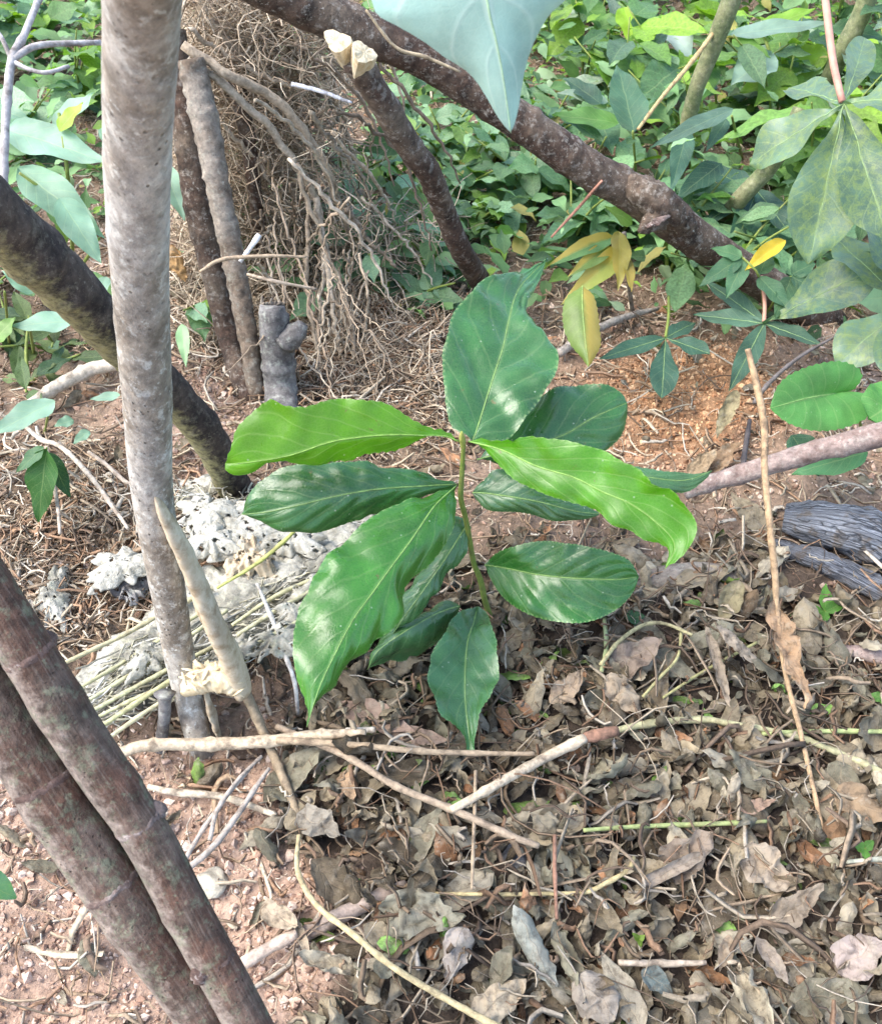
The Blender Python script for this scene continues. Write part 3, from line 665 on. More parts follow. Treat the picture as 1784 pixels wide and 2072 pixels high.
# ---- the sapling
sap = thing('sapling', 'young sapling with glossy dark toothed leaves and two bright young leaves', 'sapling', GP(995, 1258))
part_tube(sap, 'stem', [(995, 1260, None, 12.6), (981, 1216, .865, 12.6), (972, 1175, .845, 11.8), (958, 1138, .825, 11.1), (950, 1092, .802, 11.1), (941, 1045, .78, 11.1), (932, 1008, .762, 11.1),
                        (934, 967, .745, 10.4), (936, 927, .73, 9.6), (938, 893, .716, 8.1)], M['sap_stem'], 12, .08, .012, 3, 60)
part_tube(sap, 'bud', [(937, 905, .722, 11), (935, 890, .713, 13), (934, 880, .708, 9), (934, 873, .705, 4)], M['bud'], 10, .1, .01, 5, 12)
DK, DK2, YG, MG = (.030, .115, .026), (.042, .115, .038), (.085, .225, .007), (.036, .155, .014)
SAP = [
 # right side: round dark leaf behind
 (dict(left=[(1000, 890), (1055, 832), (1102, 800), (1140, 784), (1186, 776), (1233, 784), (1258, 800)], mid=[(965, 930), (1060, 905), (1140, 880), (1200, 845), (1268, 815)],
       right=[(1030, 945), (1120, 940), (1180, 930), (1217, 915), (1250, 892), (1270, 850)]), (.775, .80, -.01), DK, 'sap_dark', 5, (.01, .012), .0022, 1),
 (dict(left=[(1130, 925), (1242, 927), (1332, 949), (1400, 957)], mid=[(1040, 945), (1150, 950), (1280, 962), (1380, 972), (1440, 952)], right=[(1140, 980), (1300, 988), (1382, 997), (1425, 972)]),
       (.79, .80, 0), DK2, 'sap_dark', 6, (.004, .0), .0014, 2),
 (dict(left=[(981, 964), (1006, 949), (1045, 955), (1100, 975), (1170, 1005)], mid=[(956, 997), (991, 999), (1084, 1014), (1162, 1034), (1213, 1040)], right=[(972, 1014), (991, 1030), (1047, 1036), (1115, 1050), (1170, 1052)]),
       (.77, .76, -.012), DK2, 'sap_dark', 6, (.008, .008), .002, 3),
 (dict(left=[(905, 1050), (870, 1100), (835, 1170), (800, 1250)], mid=[(944, 1060), (905, 1125), (860, 1190), (820, 1245), (790, 1290)], right=[(942, 1105), (930, 1140), (909, 1162), (880, 1203), (846, 1243)]),
       (.80, .80, -.015), DK2, 'sap_dark', 6, (.012, .012), .002, 4),
 (dict(left=[(889, 1226), (846, 1240), (813, 1252), (778, 1280), (754, 1318)], mid=[(930, 1226), (880, 1243), (813, 1282), (764, 1318), (744, 1354)], right=[(912, 1266), (872, 1318), (830, 1333), (780, 1340)]),
       (.84, .80, -.022), DK2, 'sap_dark', 6, (.02, .03), .0015, 5),
 (dict(left=[(846, 961), (813, 946), (780, 945), (747, 932), (681, 934), (598, 941), (558, 954), (515, 987)], mid=[(923, 980), (846, 984), (763, 990), (681, 1004), (598, 1024), (540, 1036), (488, 1041)],
       right=[(896, 990), (846, 1010), (780, 1034), (730, 1050), (697, 1062), (634, 1072), (581, 1070), (532, 1060)]), (.76, .735, -.022), DK, 'sap_dark', 8, (.008, .014), .003, 6),
 (dict(left=[(1003, 1120), (1037, 1104), (1090, 1096), (1162, 1101), (1224, 1113), (1270, 1132)], mid=[(980, 1143), (1031, 1151), (1084, 1162), (1146, 1169), (1208, 1172), (1255, 1172), (1292, 1166)],
       right=[(988, 1166), (1012, 1204), (1053, 1235), (1099, 1253), (1162, 1261), (1208, 1253), (1249, 1232), (1280, 1200)]), (.83, .79, -.015), (.022, .105, .016), 'sap_dark', 7, (-.006, -.004), .0032, 7),
 (dict(left=[(923, 1242), (886, 1299), (870, 1342), (868, 1381), (883, 1438), (909, 1471), (940, 1500)], mid=[(966, 1228), (958, 1259), (946, 1299), (941, 1358), (942, 1424), (948, 1481), (952, 1522)],
       right=[(983, 1238), (997, 1269), (1009, 1315), (1005, 1368), (995, 1411), (972, 1455), (961, 1488)]), (.85, .745, -.016), (.046, .14, .046), 'sap_dark', 7, (-.012, -.010), .0014, 8),
 (dict(left=[(863, 1000), (780, 1030), (730, 1060), (664, 1126), (634, 1163), (622, 1200), (604, 1230), (595, 1272), (596, 1315), (601, 1375), (612, 1428)], mid=[(924, 982), (879, 1024), (836, 1087), (797, 1140), (747, 1209), (714, 1255), (681, 1318), (648, 1388), (621, 1471)],
       right=[(921, 1037), (909, 1083), (883, 1133), (838, 1172), (820, 1209), (808, 1246), (764, 1295), (727, 1325), (690, 1362), (681, 1398), (645, 1432)]), (.755, .645, -.02), MG, 'sap_dark', 7, (.010, .016), .0018, 9),
 (dict(left=[(915, 867), (900, 814), (895, 732), (902, 686), (918, 633), (947, 597), (982, 562), (1025, 551), (1071, 544)], mid=[(955, 893), (964, 871), (982, 814), (1000, 757), (1018, 700), (1030, 644), (1046, 590), (1078, 551), (1108, 520)],
       right=[(1000, 888), (1030, 882), (1067, 839), (1099, 793), (1124, 754), (1129, 715), (1113, 690), (1085, 655), (1066, 640), (1066, 615), (1080, 588), (1094, 558)]), (.72, .85, -.02), (.032, .115, .028), 'sap_dark', 7, (-.012, -.012), .0030, 10),
 (dict(left=[(873, 868), (830, 846), (789, 820), (748, 810), (670, 809), (619, 822), (575, 819), (548, 808), (507, 837), (479, 868), (470, 902)], mid=[(930, 893), (891, 883), (789, 880), (704, 888), (660, 897), (585, 922), (500, 936), (456, 938)],
       right=[(868, 889), (823, 903), (789, 920), (742, 923), (680, 934), (602, 937), (534, 947), (476, 957)]), (.722, .68, -.018), YG, 'sap_young', 7, (-.006, .016), .0016, 11),
 (dict(left=[(1022, 888), (1071, 883), (1121, 888), (1171, 899), (1236, 924), (1292, 950), (1329, 983), (1360, 991), (1382, 1020), (1407, 1064), (1398, 1092), (1376, 1132)],
       mid=[(948, 893), (1016, 911), (1084, 943), (1162, 967), (1217, 995), (1270, 1017), (1323, 1054), (1364, 1101), (1345, 1151)],
       right=[(991, 921), (1022, 955), (1071, 986), (1146, 1014), (1208, 1033), (1242, 1061), (1273, 1071), (1301, 1091), (1332, 1100), (1353, 1117)]), (.716, .655, -.012), (.062, .21, .005), 'sap_young', 7, (-.012, .006), .0016, 12),
]
for cv, dp, c, mt, nv, ed, am, sd in SAP:
    leaf3(sap, cv['left'], cv['mid'], cv['right'], dp, M[mt], c, amp=am * (1.05 if mt == 'sap_dark' else .55), nv=7, edge=ed, seed=sd, tooth=.2 if mt == 'sap_dark' else .35, rnd=.0042)
leafpx(sap, (1030, 1280), (1075, 1320), 40, .88, .87, (.05, .13, .02), 'leaf')
for a, b in (((1010, 1262, .882, 5), (1036, 1288, .88, 4)),): part_tube(sap, 'petiole', [a, b], M['sap_stem'], 8, 0, .01, 1, 4)

# ---- leaf hanging into view from above, sky sheen put into its pale colour
hl = leaf3(None, [(770, -320), (690, -180), (738, -60), (752, 0), (765, 32), (800, 52), (860, 85), (905, 122), (955, 158), (990, 197), (1012, 235)],
      [(930, -400), (955, -200), (985, 0), (1003, 80), (1018, 160), (1033, 268)], [(1180, -330), (1270, -170), (1195, -45), (1140, 8), (1112, 32), (1085, 72), (1065, 120), (1053, 170), (1044, 222)],
      (.30, .36, -.01), M['hang'], (.33, .50, .42), amp=.0007, nv=6, tooth=.15, edge=(.005, .005), name='hanging_leaf', seed=4)
tag(hl, 'big pale bluish green pointed leaf hanging into view at the top', 'leaf')

# ---- palmate plants (cassava like) : plant > petiole, leaflet
def palmate(label, stalk, leaflets, hub, mat, color, loc, d_stalk_mat='petiole_red', group='palmate leaves in the thicket'):
    t = thing('palmate_plant', label, 'plant', loc, group)
    part_tube(t, 'petiole', stalk, M[d_stalk_mat], 10, .05, .02, 2, 20)
    for l in leaflets:
        tip, wpx, d1 = l[0], l[1], l[2]; pr = l[3] if len(l) > 3 else 'obov'; mt = l[4] if len(l) > 4 else mat
        c = np.array(color) * random.uniform(.8, 1.2)
        leafpx(t, hub[:2], tip, wpx, hub[2], d1, c, mt, pr, .22, .06, random.uniform(.3, .6), 19, 9, 'leaflet', random.uniform(-.25, .25))
    return t
BT, BD, DT = (.085, .15, .095), (.05, .11, .075), (.032, .085, .058)
palmate('large blue green palmate leaf hanging from a reddish stalk at the picture edge', [(1660, -60, .93, 15), (1670, 10, .92, 15), (1684, 122, .91, 15), (1703, 206, .905, 14)],
        [((1640, 528), 150, .92), ((1508, 328), 112, .97), ((1800, 480), 150, .88), ((1850, 190), 110, .86), ((1592, 165), 90, .99), ((1760, 60), 70, .98)], (1706, 210, .905), 'mosaic', BT, GP(1720, 560))
palmate('yellow mottled palmate leaf spreading over the bare orange earth', [(1540, 560, 1.12, 8), (1546, 612, 1.1, 8), (1545, 652, 1.09, 8)],
        [((1800, 520), 118, 1.0, 'obov', 'mosaic'), ((1402, 632), 44, 1.12, 'lance'), ((1478, 786), 46, 1.04, 'lance'), ((1664, 694), 44, 1.05, 'lance'), ((1425, 560), 42, 1.16, 'lance')], (1545, 655, 1.09), 'leaf', BD, GP(1545, 700))
palmate('small dark green palmate leaf low over the orange earth', [(1352, 600, 1.16, 6), (1352, 640, 1.14, 6), (1346, 682, 1.12, 6)],
        [((1213, 722), 38, 1.1, 'lance'), ((1340, 800), 62, 1.06, 'obov'), ((1436, 712), 50, 1.09, 'obov'), ((1408, 648), 38, 1.14, 'lance')], (1346, 684, 1.12), 'leaf', DT, GP(1346, 720), 'sap_stem')
palmate('yellow speckled palmate leaf cut off by the picture edge above the round leaf', [(1840, 560, .99, 8), (1835, 620, .98, 8)],
        [((1690, 735), 110, .98, 'obov', 'mosaic'), ((1800, 760), 100, .95, 'obov', 'mosaic'), ((1690, 470), 110, 1.03, 'obov', 'mosaic'), ((1770, 430), 100, 1.0, 'obov', 'mosaic')], (1830, 620, .98), 'mosaic', BT, GP(1830, 700))
palmate('dark palmate leaf in the gap beneath the slanting trunk', [(1560, 300, 1.35, 7), (1530, 380, 1.32, 7)],
        [((1420, 450), 46, 1.3, 'lance'), ((1480, 520), 54, 1.25, 'lance'), ((1410, 330), 50, 1.38, 'lance'), ((1600, 470), 50, 1.26, 'lance'), ((1380, 400), 44, 1.36, 'lance')], (1530, 385, 1.32), 'leaf', DT, GP(1540, 470))

# ---- round scalloped leaves
rp = thing('round_leaf_plant', 'low plant with round scalloped bright green leaves above the pinkish branch', 'plant', GP(1740, 900))
leaf3(rp, [(1726, 789), (1743, 764), (1733, 743), (1690, 731), (1623, 746), (1577, 775)], [(1706, 791), (1680, 797), (1630, 806), (1590, 817), (1557, 826)],
      [(1747, 796), (1763, 821), (1751, 846), (1701, 867), (1648, 871), (1594, 856)], (.91, .88, -.006), M['leaf'], (.075, .23, .055), n=40, m=15, amp=.0016, nv=6, tooth=.6, seed=3, rnd=.001)
leafpx(rp, (1830, 800), (1758, 845), 110, .88, .87, (.08, .24, .055), prof='round')
leafpx(rp, (1755, 915), (1600, 955), 70, .93, .95, (.06, .18, .075), prof='ovate')
leafpx(rp, (1600, 880), (1660, 960), 70, .97, .96, (.035, .10, .055), prof='ovate')
part_tube(rp, 'petiole', [(1745, 930, None, 6), (1738, 850, .93, 6), (1708, 792, .912, 5)], M['sap_stem'], 8, 0, .01, 1, 10)
part_tube(rp, 'petiole', [(1790, 920, None, 6), (1815, 850, .92, 6), (1832, 800, .88, 5)], M['sap_stem'], 8, 0, .01, 1, 10)

# ---- small seedlings
def seedling(label, x, y, leaves, color, wpx=30, lift=.02):
    g0 = GP(x, y); t = thing('seedling', label, 'seedling', g0, 'small seedlings in the litter'); d = depth(g0)
    top = GP(x, y, lift * .7); dx, dy = proj(top)
    V, fl, uv = tube(resample([g0 - g0, top - g0], 5), .0014, 7); put('stem', mk_mesh('stem', V, fl, M['sap_stem'], uv), t)
    for (tx, ty, wq) in leaves:
        leafpx(t, (float(dx), float(dy)), (tx, ty), wq, depth(top), gd(tx, ty) - lift, np.array(color) * random.uniform(.8, 1.2), 'leaf', 'ovate', .2, .1, .4, 11, 7)
seedling('bright little four leaved seedling below the blue grey log', 1668, 1238, [(1600, 1242, 30), (1672, 1178, 30), (1718, 1212, 26), (1668, 1258, 22)], (.08, .21, .03))
seedling('small light green sprout near the lower end of the narrow dry stalk', 1748, 1718, [(1725, 1708, 24), (1768, 1700, 22), (1752, 1740, 22)], (.10, .25, .04))
seedling('tiny yellow green sprout among the dead leaves', 1292, 1902, [(1280, 1888, 14), (1304, 1892, 14), (1296, 1916, 12)], (.16, .26, .04))
seedling('yellowish sprig with small leaves beside the folded triangular leaf', 1580, 1845, [(1562, 1818, 16), (1602, 1830, 14), (1576, 1868, 14), (1606, 1858, 12)], (.20, .26, .05))
seedling('dark green tuft just below the sapling lower oval leaf', 1280, 1250, [(1262, 1240, 28), (1304, 1246, 26), (1284, 1264, 24)], (.03, .10, .04))
seedling('small green sprout half covered by the yellow green stick', 1784, 1415, [(1762, 1402, 26), (1800, 1425, 26)], (.09, .22, .04))

# ---- yellow leaves
yl = leaf3(None, [(1147, 600), (1137, 640), (1150, 690), (1175, 722)], [(1178, 578), (1178, 620), (1182, 670), (1190, 743)], [(1200, 600), (1210, 640), (1215, 690), (1204, 722)],
      (1.06, 1.03, -.005), M['yellowing'], (.12, .19, .035), n=30, m=13, amp=.001, nv=9, name='yellow_leaf', seed=6, edge=(.012, .012))
tag(yl, 'half yellow half green leaf hanging beside the tall top leaf of the sapling', 'leaf')
yp = thing('yellowing_plant', 'ragged yellowing shrub leaves beneath the slanting trunk', 'plant', GP(1230, 620))
for b, t_, w_, c_ in (((1272, 500), (1148, 598), 54, (.22, .25, .05)), ((1250, 470), (1262, 570), 50, (.26, .22, .05)), ((1235, 500), (1160, 545), 40, (.14, .22, .06)), ((1240, 480), (1120, 520), 44, (.09, .19, .06)), ((1262, 520), (1285, 575), 30, (.27, .21, .05))):
    leafpx(yp, b, t_, w_, 1.14, 1.10, c_, 'yellowing', 'ovate', .35, .2, .5, 15, 9, side=.3)
part_tube(yp, 'stem', [(1262, 470, 1.15, 9), (1270, 560, 1.2, 9), (1280, 640, None, 9)], M['grey_bark'], 8, .05, .02, 2, 12)
o = leafpx(None, (1588, 486), (1516, 530), 34, 1.1, 1.08, (.55, .38, .03), 'leaf', 'lance', .5, .25, .5, name='yellow_leaf'); tag(o, 'small curled bright yellow leaf resting near the foot of the slanting trunk', 'leaf')

# ---- big traced-by-size leaves of the left side and the thicket
def single_plant(label, loc, stalk, leaves, stalkmat='sap_stem', group=None, name='leafy_plant'):
    t = thing(name, label, 'plant', loc, group)
    for s_ in stalk: part_tube(t, 'stem', s_, M[stalkmat], 9, .05, .02, 2, 16)
    for l in leaves:
        leafpx(t, *l[:6], **(l[6] if len(l) > 6 else {}))
    return t
PL, PL2 = (.20, .33, .235), (.15, .27, .18)
mk = dict(mat='matte_leaf')
single_plant('pale broad leaved plant half hidden behind the pale upright stem', GP(120, 560), [[(150, 560, None, 8), (140, 380, 1.0, 8), (120, 230, .98, 7)], [(150, 560, None, 7), (190, 470, 1.05, 7), (40, 350, .95, 6)]],
    [((10, 262), (215, 318), 96, .98, .96, PL, mk), ((110, 262), (186, 185), 66, 1.0, .98, PL, mk), ((120, 265), (165, 205), 44, .97, .96, (.24, .38, .03), mk), ((40, 342), (205, 470), 92, .97, .95, PL2, mk),
     ((120, 400), (205, 530), 70, .94, .95, PL, mk), ((200, 262), (330, 330), 70, 1.05, 1.06, PL2, mk), ((-60, 210), (60, 235), 60, 1.0, 1.0, PL2, mk), ((330, 330), (372, 440), 50, 1.12, 1.1, PL, mk)])
single_plant('pale toothed plant low down under the leaning dark trunk', GP(60, 760), [[(70, 720, None, 6), (60, 660, .95, 6)], [(20, 700, None, 6), (10, 590, .98, 5)]],
    [((150, 650), (22, 656), 58, .95, .93, PL, mk), ((75, 590), (5, 545), 46, 1.0, .99, PL2, mk), ((-5, 480), (40, 560), 40, 1.02, 1.0, PL2, mk), ((-10, 690), (28, 640), 50, .93, .93, (.15, .27, .06), mk), ((215, 560), (190, 610), 40, 1.04, 1.02, PL, mk)])
single_plant('pale leaf plant by the short peeled stick', GP(60, 900), [[(90, 880, None, 5), (100, 830, .92, 5)]],
    [((112, 812), (-30, 880), 66, .9, .86, PL, mk), ((244, 800), (180, 806), 24, 1.0, 1.0, PL, mk), ((182, 872), (148, 896), 28, .96, .95, PL2, mk), ((150, 850), (110, 860), 30, .96, .95, PL2, mk)])
single_plant('dark glossy leaf pair hanging near the picture edge over bare twigs', GP(90, 1060), [[(95, 1050, None, 5), (92, 960, .9, 5), (95, 905, .88, 4)]],
    [((96, 908), (72, 1060), 76, .88, .90, (.03, .10, .02)), ((98, 915), (142, 1010), 44, .9, .92, (.02, .07, .035)), ((90, 905), (30, 955), 36, .88, .88, (.06, .13, .06))])
o = leafpx(None, (-60, 1770), (36, 1822), 74, .5, .52, (.10, .24, .13), 'matte_leaf', name='green_leaf'); tag(o, 'green leaf tip poking in beside the lower maroon stem', 'leaf')
o = leafpx(None, (368, 655), (375, 738), 30, .95, .93, (.2, .34, .16), 'matte_leaf', name='green_leaf'); tag(o, 'small pale green leaf hanging just beside the pale upright stem', 'leaf')

single_plant('thicket plant with a broad dark teal leaf standing upright near the yellow stick', GP(1270, 380), [[(1290, 420, None, 6), (1280, 265, 1.32, 5)]],
    [((1282, 266), (1250, 120), 84, 1.32, 1.36, (.06, .135, .08)), ((1215, 210), (1140, 150), 50, 1.4, 1.42, (.04, .09, .06)), ((1250, 250), (1120, 225), 60, 1.38, 1.36, (.09, .20, .05)), ((1230, 205), (1130, 180), 38, 1.42, 1.40, (.25, .33, .25))])
single_plant('thicket plant with long grey teal leaves across the top edge', GP(1600, 250), [[(1600, 280, None, 8), (1560, 120, 1.55, 7), (1540, 60, 1.55, 6)]],
    [((1475, 72), (1690, 34), 48, 1.5, 1.48, (.17, .25, .20)), ((1530, 70), (1650, 8), 50, 1.54, 1.52, (.16, .30, .03)), ((1480, 80), (1560, 110), 44, 1.5, 1.48, (.09, .19, .03)), ((1680, 60), (1800, 70), 60, 1.5, 1.5, (.05, .12, .05)), ((1700, 100), (1800, 160), 70, 1.5, 1.48, (.20, .29, .24)),
     ((1560, 110), (1480, 165), 90, 1.52, 1.5, (.22, .32, .26))])
single_plant('thicket plant with a grey teal narrow leaf pointing at the slanting trunk', GP(1400, 330), [[(1500, 320, None, 6), (1480, 235, 1.28, 5)]],
    [((1482, 222), (1318, 288), 44, 1.26, 1.22, (.09, .155, .115)), ((1470, 240), (1430, 300), 34, 1.28, 1.26, (.06, .12, .08)), ((1390, 260), (1360, 380), 50, 1.3, 1.26, (.05, .115, .08)), ((1460, 330), (1370, 395), 56, 1.3, 1.26, (.028, .075, .045))])
single_plant('thicket plant with bright sunlit leaves at the top edge', GP(1250, 160), [[(1240, 190, None, 7), (1230, 60, 1.7, 6)]],
    [((1200, 60), (1268, 30), 50, 1.72, 1.7, (.09, .20, .04)), ((1262, 15), (1285, 90), 56, 1.7, 1.66, (.25, .42, .03)), ((1290, 30), (1330, 110), 60, 1.68, 1.64, (.05, .13, .06)), ((1300, 85), (1235, 130), 40, 1.66, 1.64, (.12, .25, .03)), ((1160, -10), (1240, 60), 60, 1.75, 1.7, (.07, .17, .03)),
     ((1340, 40), (1400, 110), 80, 1.7, 1.66, (.35, .42, .38)), ((1330, 150), (1390, 190), 60, 1.6, 1.55, (.28, .38, .30))])
single_plant('thicket plant with yellow green crinkled leaves behind the olive stem', GP(1580, 210), [[(1590, 260, None, 7), (1600, 150, 1.6, 6)]],
    [((1600, 140), (1520, 120), 60, 1.6, 1.58, (.22, .33, .02)), ((1600, 120), (1680, 100), 66, 1.62, 1.6, (.20, .31, .02)), ((1560, 170), (1500, 180), 50, 1.58, 1.54, (.15, .26, .03)), ((1590, 160), (1640, 190), 56, 1.6, 1.56, (.10, .22, .03)), ((1440, 130), (1420, 200), 50, 1.55, 1.5, (.07, .17, .03)),
     ((1700, 60), (1784, 110), 80, 1.6, 1.58, (.22, .40, .02))])

single_plant('dark leaved plant covering the lower end of the slanting trunk', GP(1540, 640), [[(1545, 640, None, 6), (1535, 560, 1.1, 5), (1500, 520, 1.1, 4)], [(1545, 640, None, 6), (1600, 560, 1.1, 5)]],
    [((1500, 520), (1415, 575), 44, 1.1, 1.09, (.045, .11, .055)), ((1505, 525), (1470, 600), 46, 1.1, 1.08, (.06, .14, .07)), ((1535, 560), (1600, 625), 50, 1.1, 1.07, (.05, .12, .06)), ((1600, 560), (1680, 600), 54, 1.1, 1.08, (.06, .14, .08)), ((1600, 560), (1570, 640), 44, 1.1, 1.07, (.045, .11, .05)),
     ((1500, 520), (1440, 500), 40, 1.1, 1.1, (.07, .16, .07)), ((1600, 555), (1650, 530), 44, 1.1, 1.1, (.06, .14, .07)), ((1535, 555), (1560, 500), 44, 1.1, 1.11, (.055, .13, .06))])
# generic shared leaf blades for the bushes
TEMPL = {}
for nm, (ln, wd, pr, fo, dr) in {'a': (1, .5, 'ovate', .25, .15), 'b': (1, .36, 'lance', .3, .2), 'c': (1, .62, 'ovate', .15, .25), 'd': (1, .45, 'obov', .2, .1)}.items():
    for mt in ('leaf', 'matte_leaf', 'mosaic'):
        V, Fq, uv = blade(ln, wd, pr, fo, dr, 11, 7, .02, seed=ord(nm) % 13, wave=.3)
        TEMPL[nm, mt] = mk_mesh('leaf', V, Fq, M[mt], uv)
ORD = ['first', 'second', 'third', 'fourth', 'fifth', 'sixth', 'seventh', 'eighth', 'ninth', 'tenth']
SMARK = [((1040, 150), 'the hanging pale leaf'), ((1440, 100), 'the olive stem'), ((1275, 190), 'the upright teal leaf'), ((1690, 210), 'the reddish leaf stalk'), ((1550, 60), 'the long grey teal leaves'), ((1520, 350), 'the short olive stem'), ((1800, 400), 'the mottled palmate leaf'), ((1350, 690), 'the small dark palmate leaf'),
         ((1250, 500), 'the yellowing leaves'), ((1420, 480), 'the knot of the slanting trunk'), ((900, 430), 'the lopped stem'), ((720, 400), 'the grey stone in the straw'), ((1000, 560), 'the top leaf of the sapling'), ((50, 100), 'the forked grey twig'), ((150, 230), 'the pale broad leaved plant'), ((60, 640), 'the leaning dark trunk'),
         ((470, 480), 'the knobbly stem'), ((570, 620), 'the grey stump'), ((700, 20), 'the start of the slanting trunk'), ((650, 190), 'the whitish bare stick'), ((420, 40), 'the thick dry ropes'), ((150, 770), 'the peeled pale stick')]
_seen = {}
def near_label(what, x, y):
    m_ = min(SMARK, key=lambda k: (k[0][0] - x) ** 2 + (k[0][1] - y) ** 2)[1]; k = (what, m_); _seen[k] = _seen.get(k, 0) + 1
    return f'{what} by {m_}' if _seen[k] == 1 else f'{what}, {ORD[_seen[k] - 1]} one out from {m_}'
_sb = np.random.default_rng(77)
def shrub(label, x, y, h, spread, nl, lsize, cols, mat='leaf', kinds='abcd', group='thicket shrubs', stems=3, lean=(0, 0)):
    g0 = GP(x, y); t = thing('shrub', near_label(label, x, y), 'shrub', g0, group)
    for s in range(stems):
        a = _sb.uniform(0, 6.28); r = spread * _sb.uniform(.25, 1)
        top = np.array([math.cos(a) * r + lean[0], math.sin(a) * r + lean[1], h * _sb.uniform(.7, 1.1)])
        q = resample([np.zeros(3), top * np.array([.35, .35, .6]), top], 10)
        V, fl, uv = tube(q, np.linspace(.0028, .0012, 10), 7); put('stem', mk_mesh('stem', V, fl, M['sap_stem'], uv), t)
        for i in range(nl // stems):
            f = _sb.uniform(.15, 1); p = q[int(f * 9)]
            b = _sb.uniform(0, 6.28); dv = np.array([math.cos(b), math.sin(b), _sb.uniform(-.35, .6)])
            o = put('leaf', TEMPL[kinds[_sb.integers(len(kinds))], mat], t, color=np.array(cols[_sb.integers(len(cols))]) * _sb.uniform(.75, 1.25))
            set_matrix(o, basis(dv, np.array([_sb.normal(0, .35), _sb.normal(0, .35) - .2, 1])), p, lsize * _sb.uniform(.6, 1.25))
    return t
GR = [(.065, .14, .05), (.095, .20, .03), (.05, .11, .05), (.16, .27, .03), (.085, .16, .075), (.19, .25, .17)]
GM = [(.14, .25, .13), (.18, .31, .17), (.10, .19, .09)]
GB = [(.19, .33, .035), (.12, .24, .04), (.085, .17, .06)]
for (x, y) in [(1180, 40), (1300, 10), (1420, 40), (1560, 20), (1690, 60), (1800, 40), (1240, 100), (1480, 130), (1650, 150), (1780, 180), (1340, 230), (1450, 270), (1560, 300), (1690, 320), (1790, 330), (1900, 120), (1950, 300), (1250, 260), (1120, 120), (1530, 200), (1740, 250), (1400, 350), (1620, 400), (1740, 430), (1180, 200)]:
    shrub('leafy green thicket shrub', x, y, random.uniform(.10, .24), .16, 24, random.choice([.06, .085, .11]), GR if random.random() < .6 else GB, random.choice(['leaf', 'leaf', 'matte_leaf']))
for (x, y) in [(1100, 330), (1180, 420), (1080, 440), (1240, 500), (1350, 560), (1460, 600), (1420, 520), (1560, 560), (1150, 520), (1290, 470), (1660, 500)]:
    shrub('low dark leaved shrub', x, y, random.uniform(.06, .14), .12, 21, .078, [(.065, .14, .065), (.095, .195, .09), (.14, .25, .11)], 'leaf', group='low shrubs under the slanting trunk')
for (x, y) in [(800, 480), (860, 560), (780, 380), (840, 620), (930, 420), (830, 260), (1000, 330), (960, 480), (700, 430), (880, 480), (1030, 420), (760, 560), (900, 330), (1060, 250)]:
    shrub('small pale leaved herb in straw', x, y, random.uniform(.05, .13), .11, 24, .055, GM + [(.12, .22, .04)], 'matte_leaf', 'ac', group='pale herbs in the straw')
for (x, y) in [(60, 60), (150, 30), (20, 160), (120, 130), (-60, 60), (170, 230), (240, 60), (-100, 250), (60, 330)]:
    shrub('bright leaved background shrub', x, y, random.uniform(.10, .2), .12, 18, .09, GM + GB, random.choice(['leaf', 'matte_leaf']), 'ac', group='shrubs behind the forked twig')
for (x, y) in [(30, 690), (120, 720), (60, 780), (-30, 640)]:
    shrub('low dark narrow leaved herb', x, y, .05, .09, 12, .05, [(.06, .10, .035), (.10, .14, .05), (.05, .10, .05)], 'leaf', 'bd', group='herbs under the leaning trunk')
for (x, y) in [(470, 430), (520, 360), (600, 480), (430, 640), (640, 640), (500, 540)]:
    shrub('little green herb between stems', x, y, .07, .07, 9, .05, GM + GB, 'matte_leaf', 'ac', group='herbs between the thin stems', stems=2)
for (x, y) in [(520, 60), (640, -10), (780, 20), (940, -20), (420, 20), (700, 120), (600, 160), (860, 80)]:
    shrub('shadowed shrub behind dry stalks', x, y, .12, .13, 14, .08, GM + GR, 'leaf', 'ac', group='shrubs behind the dry tangle')

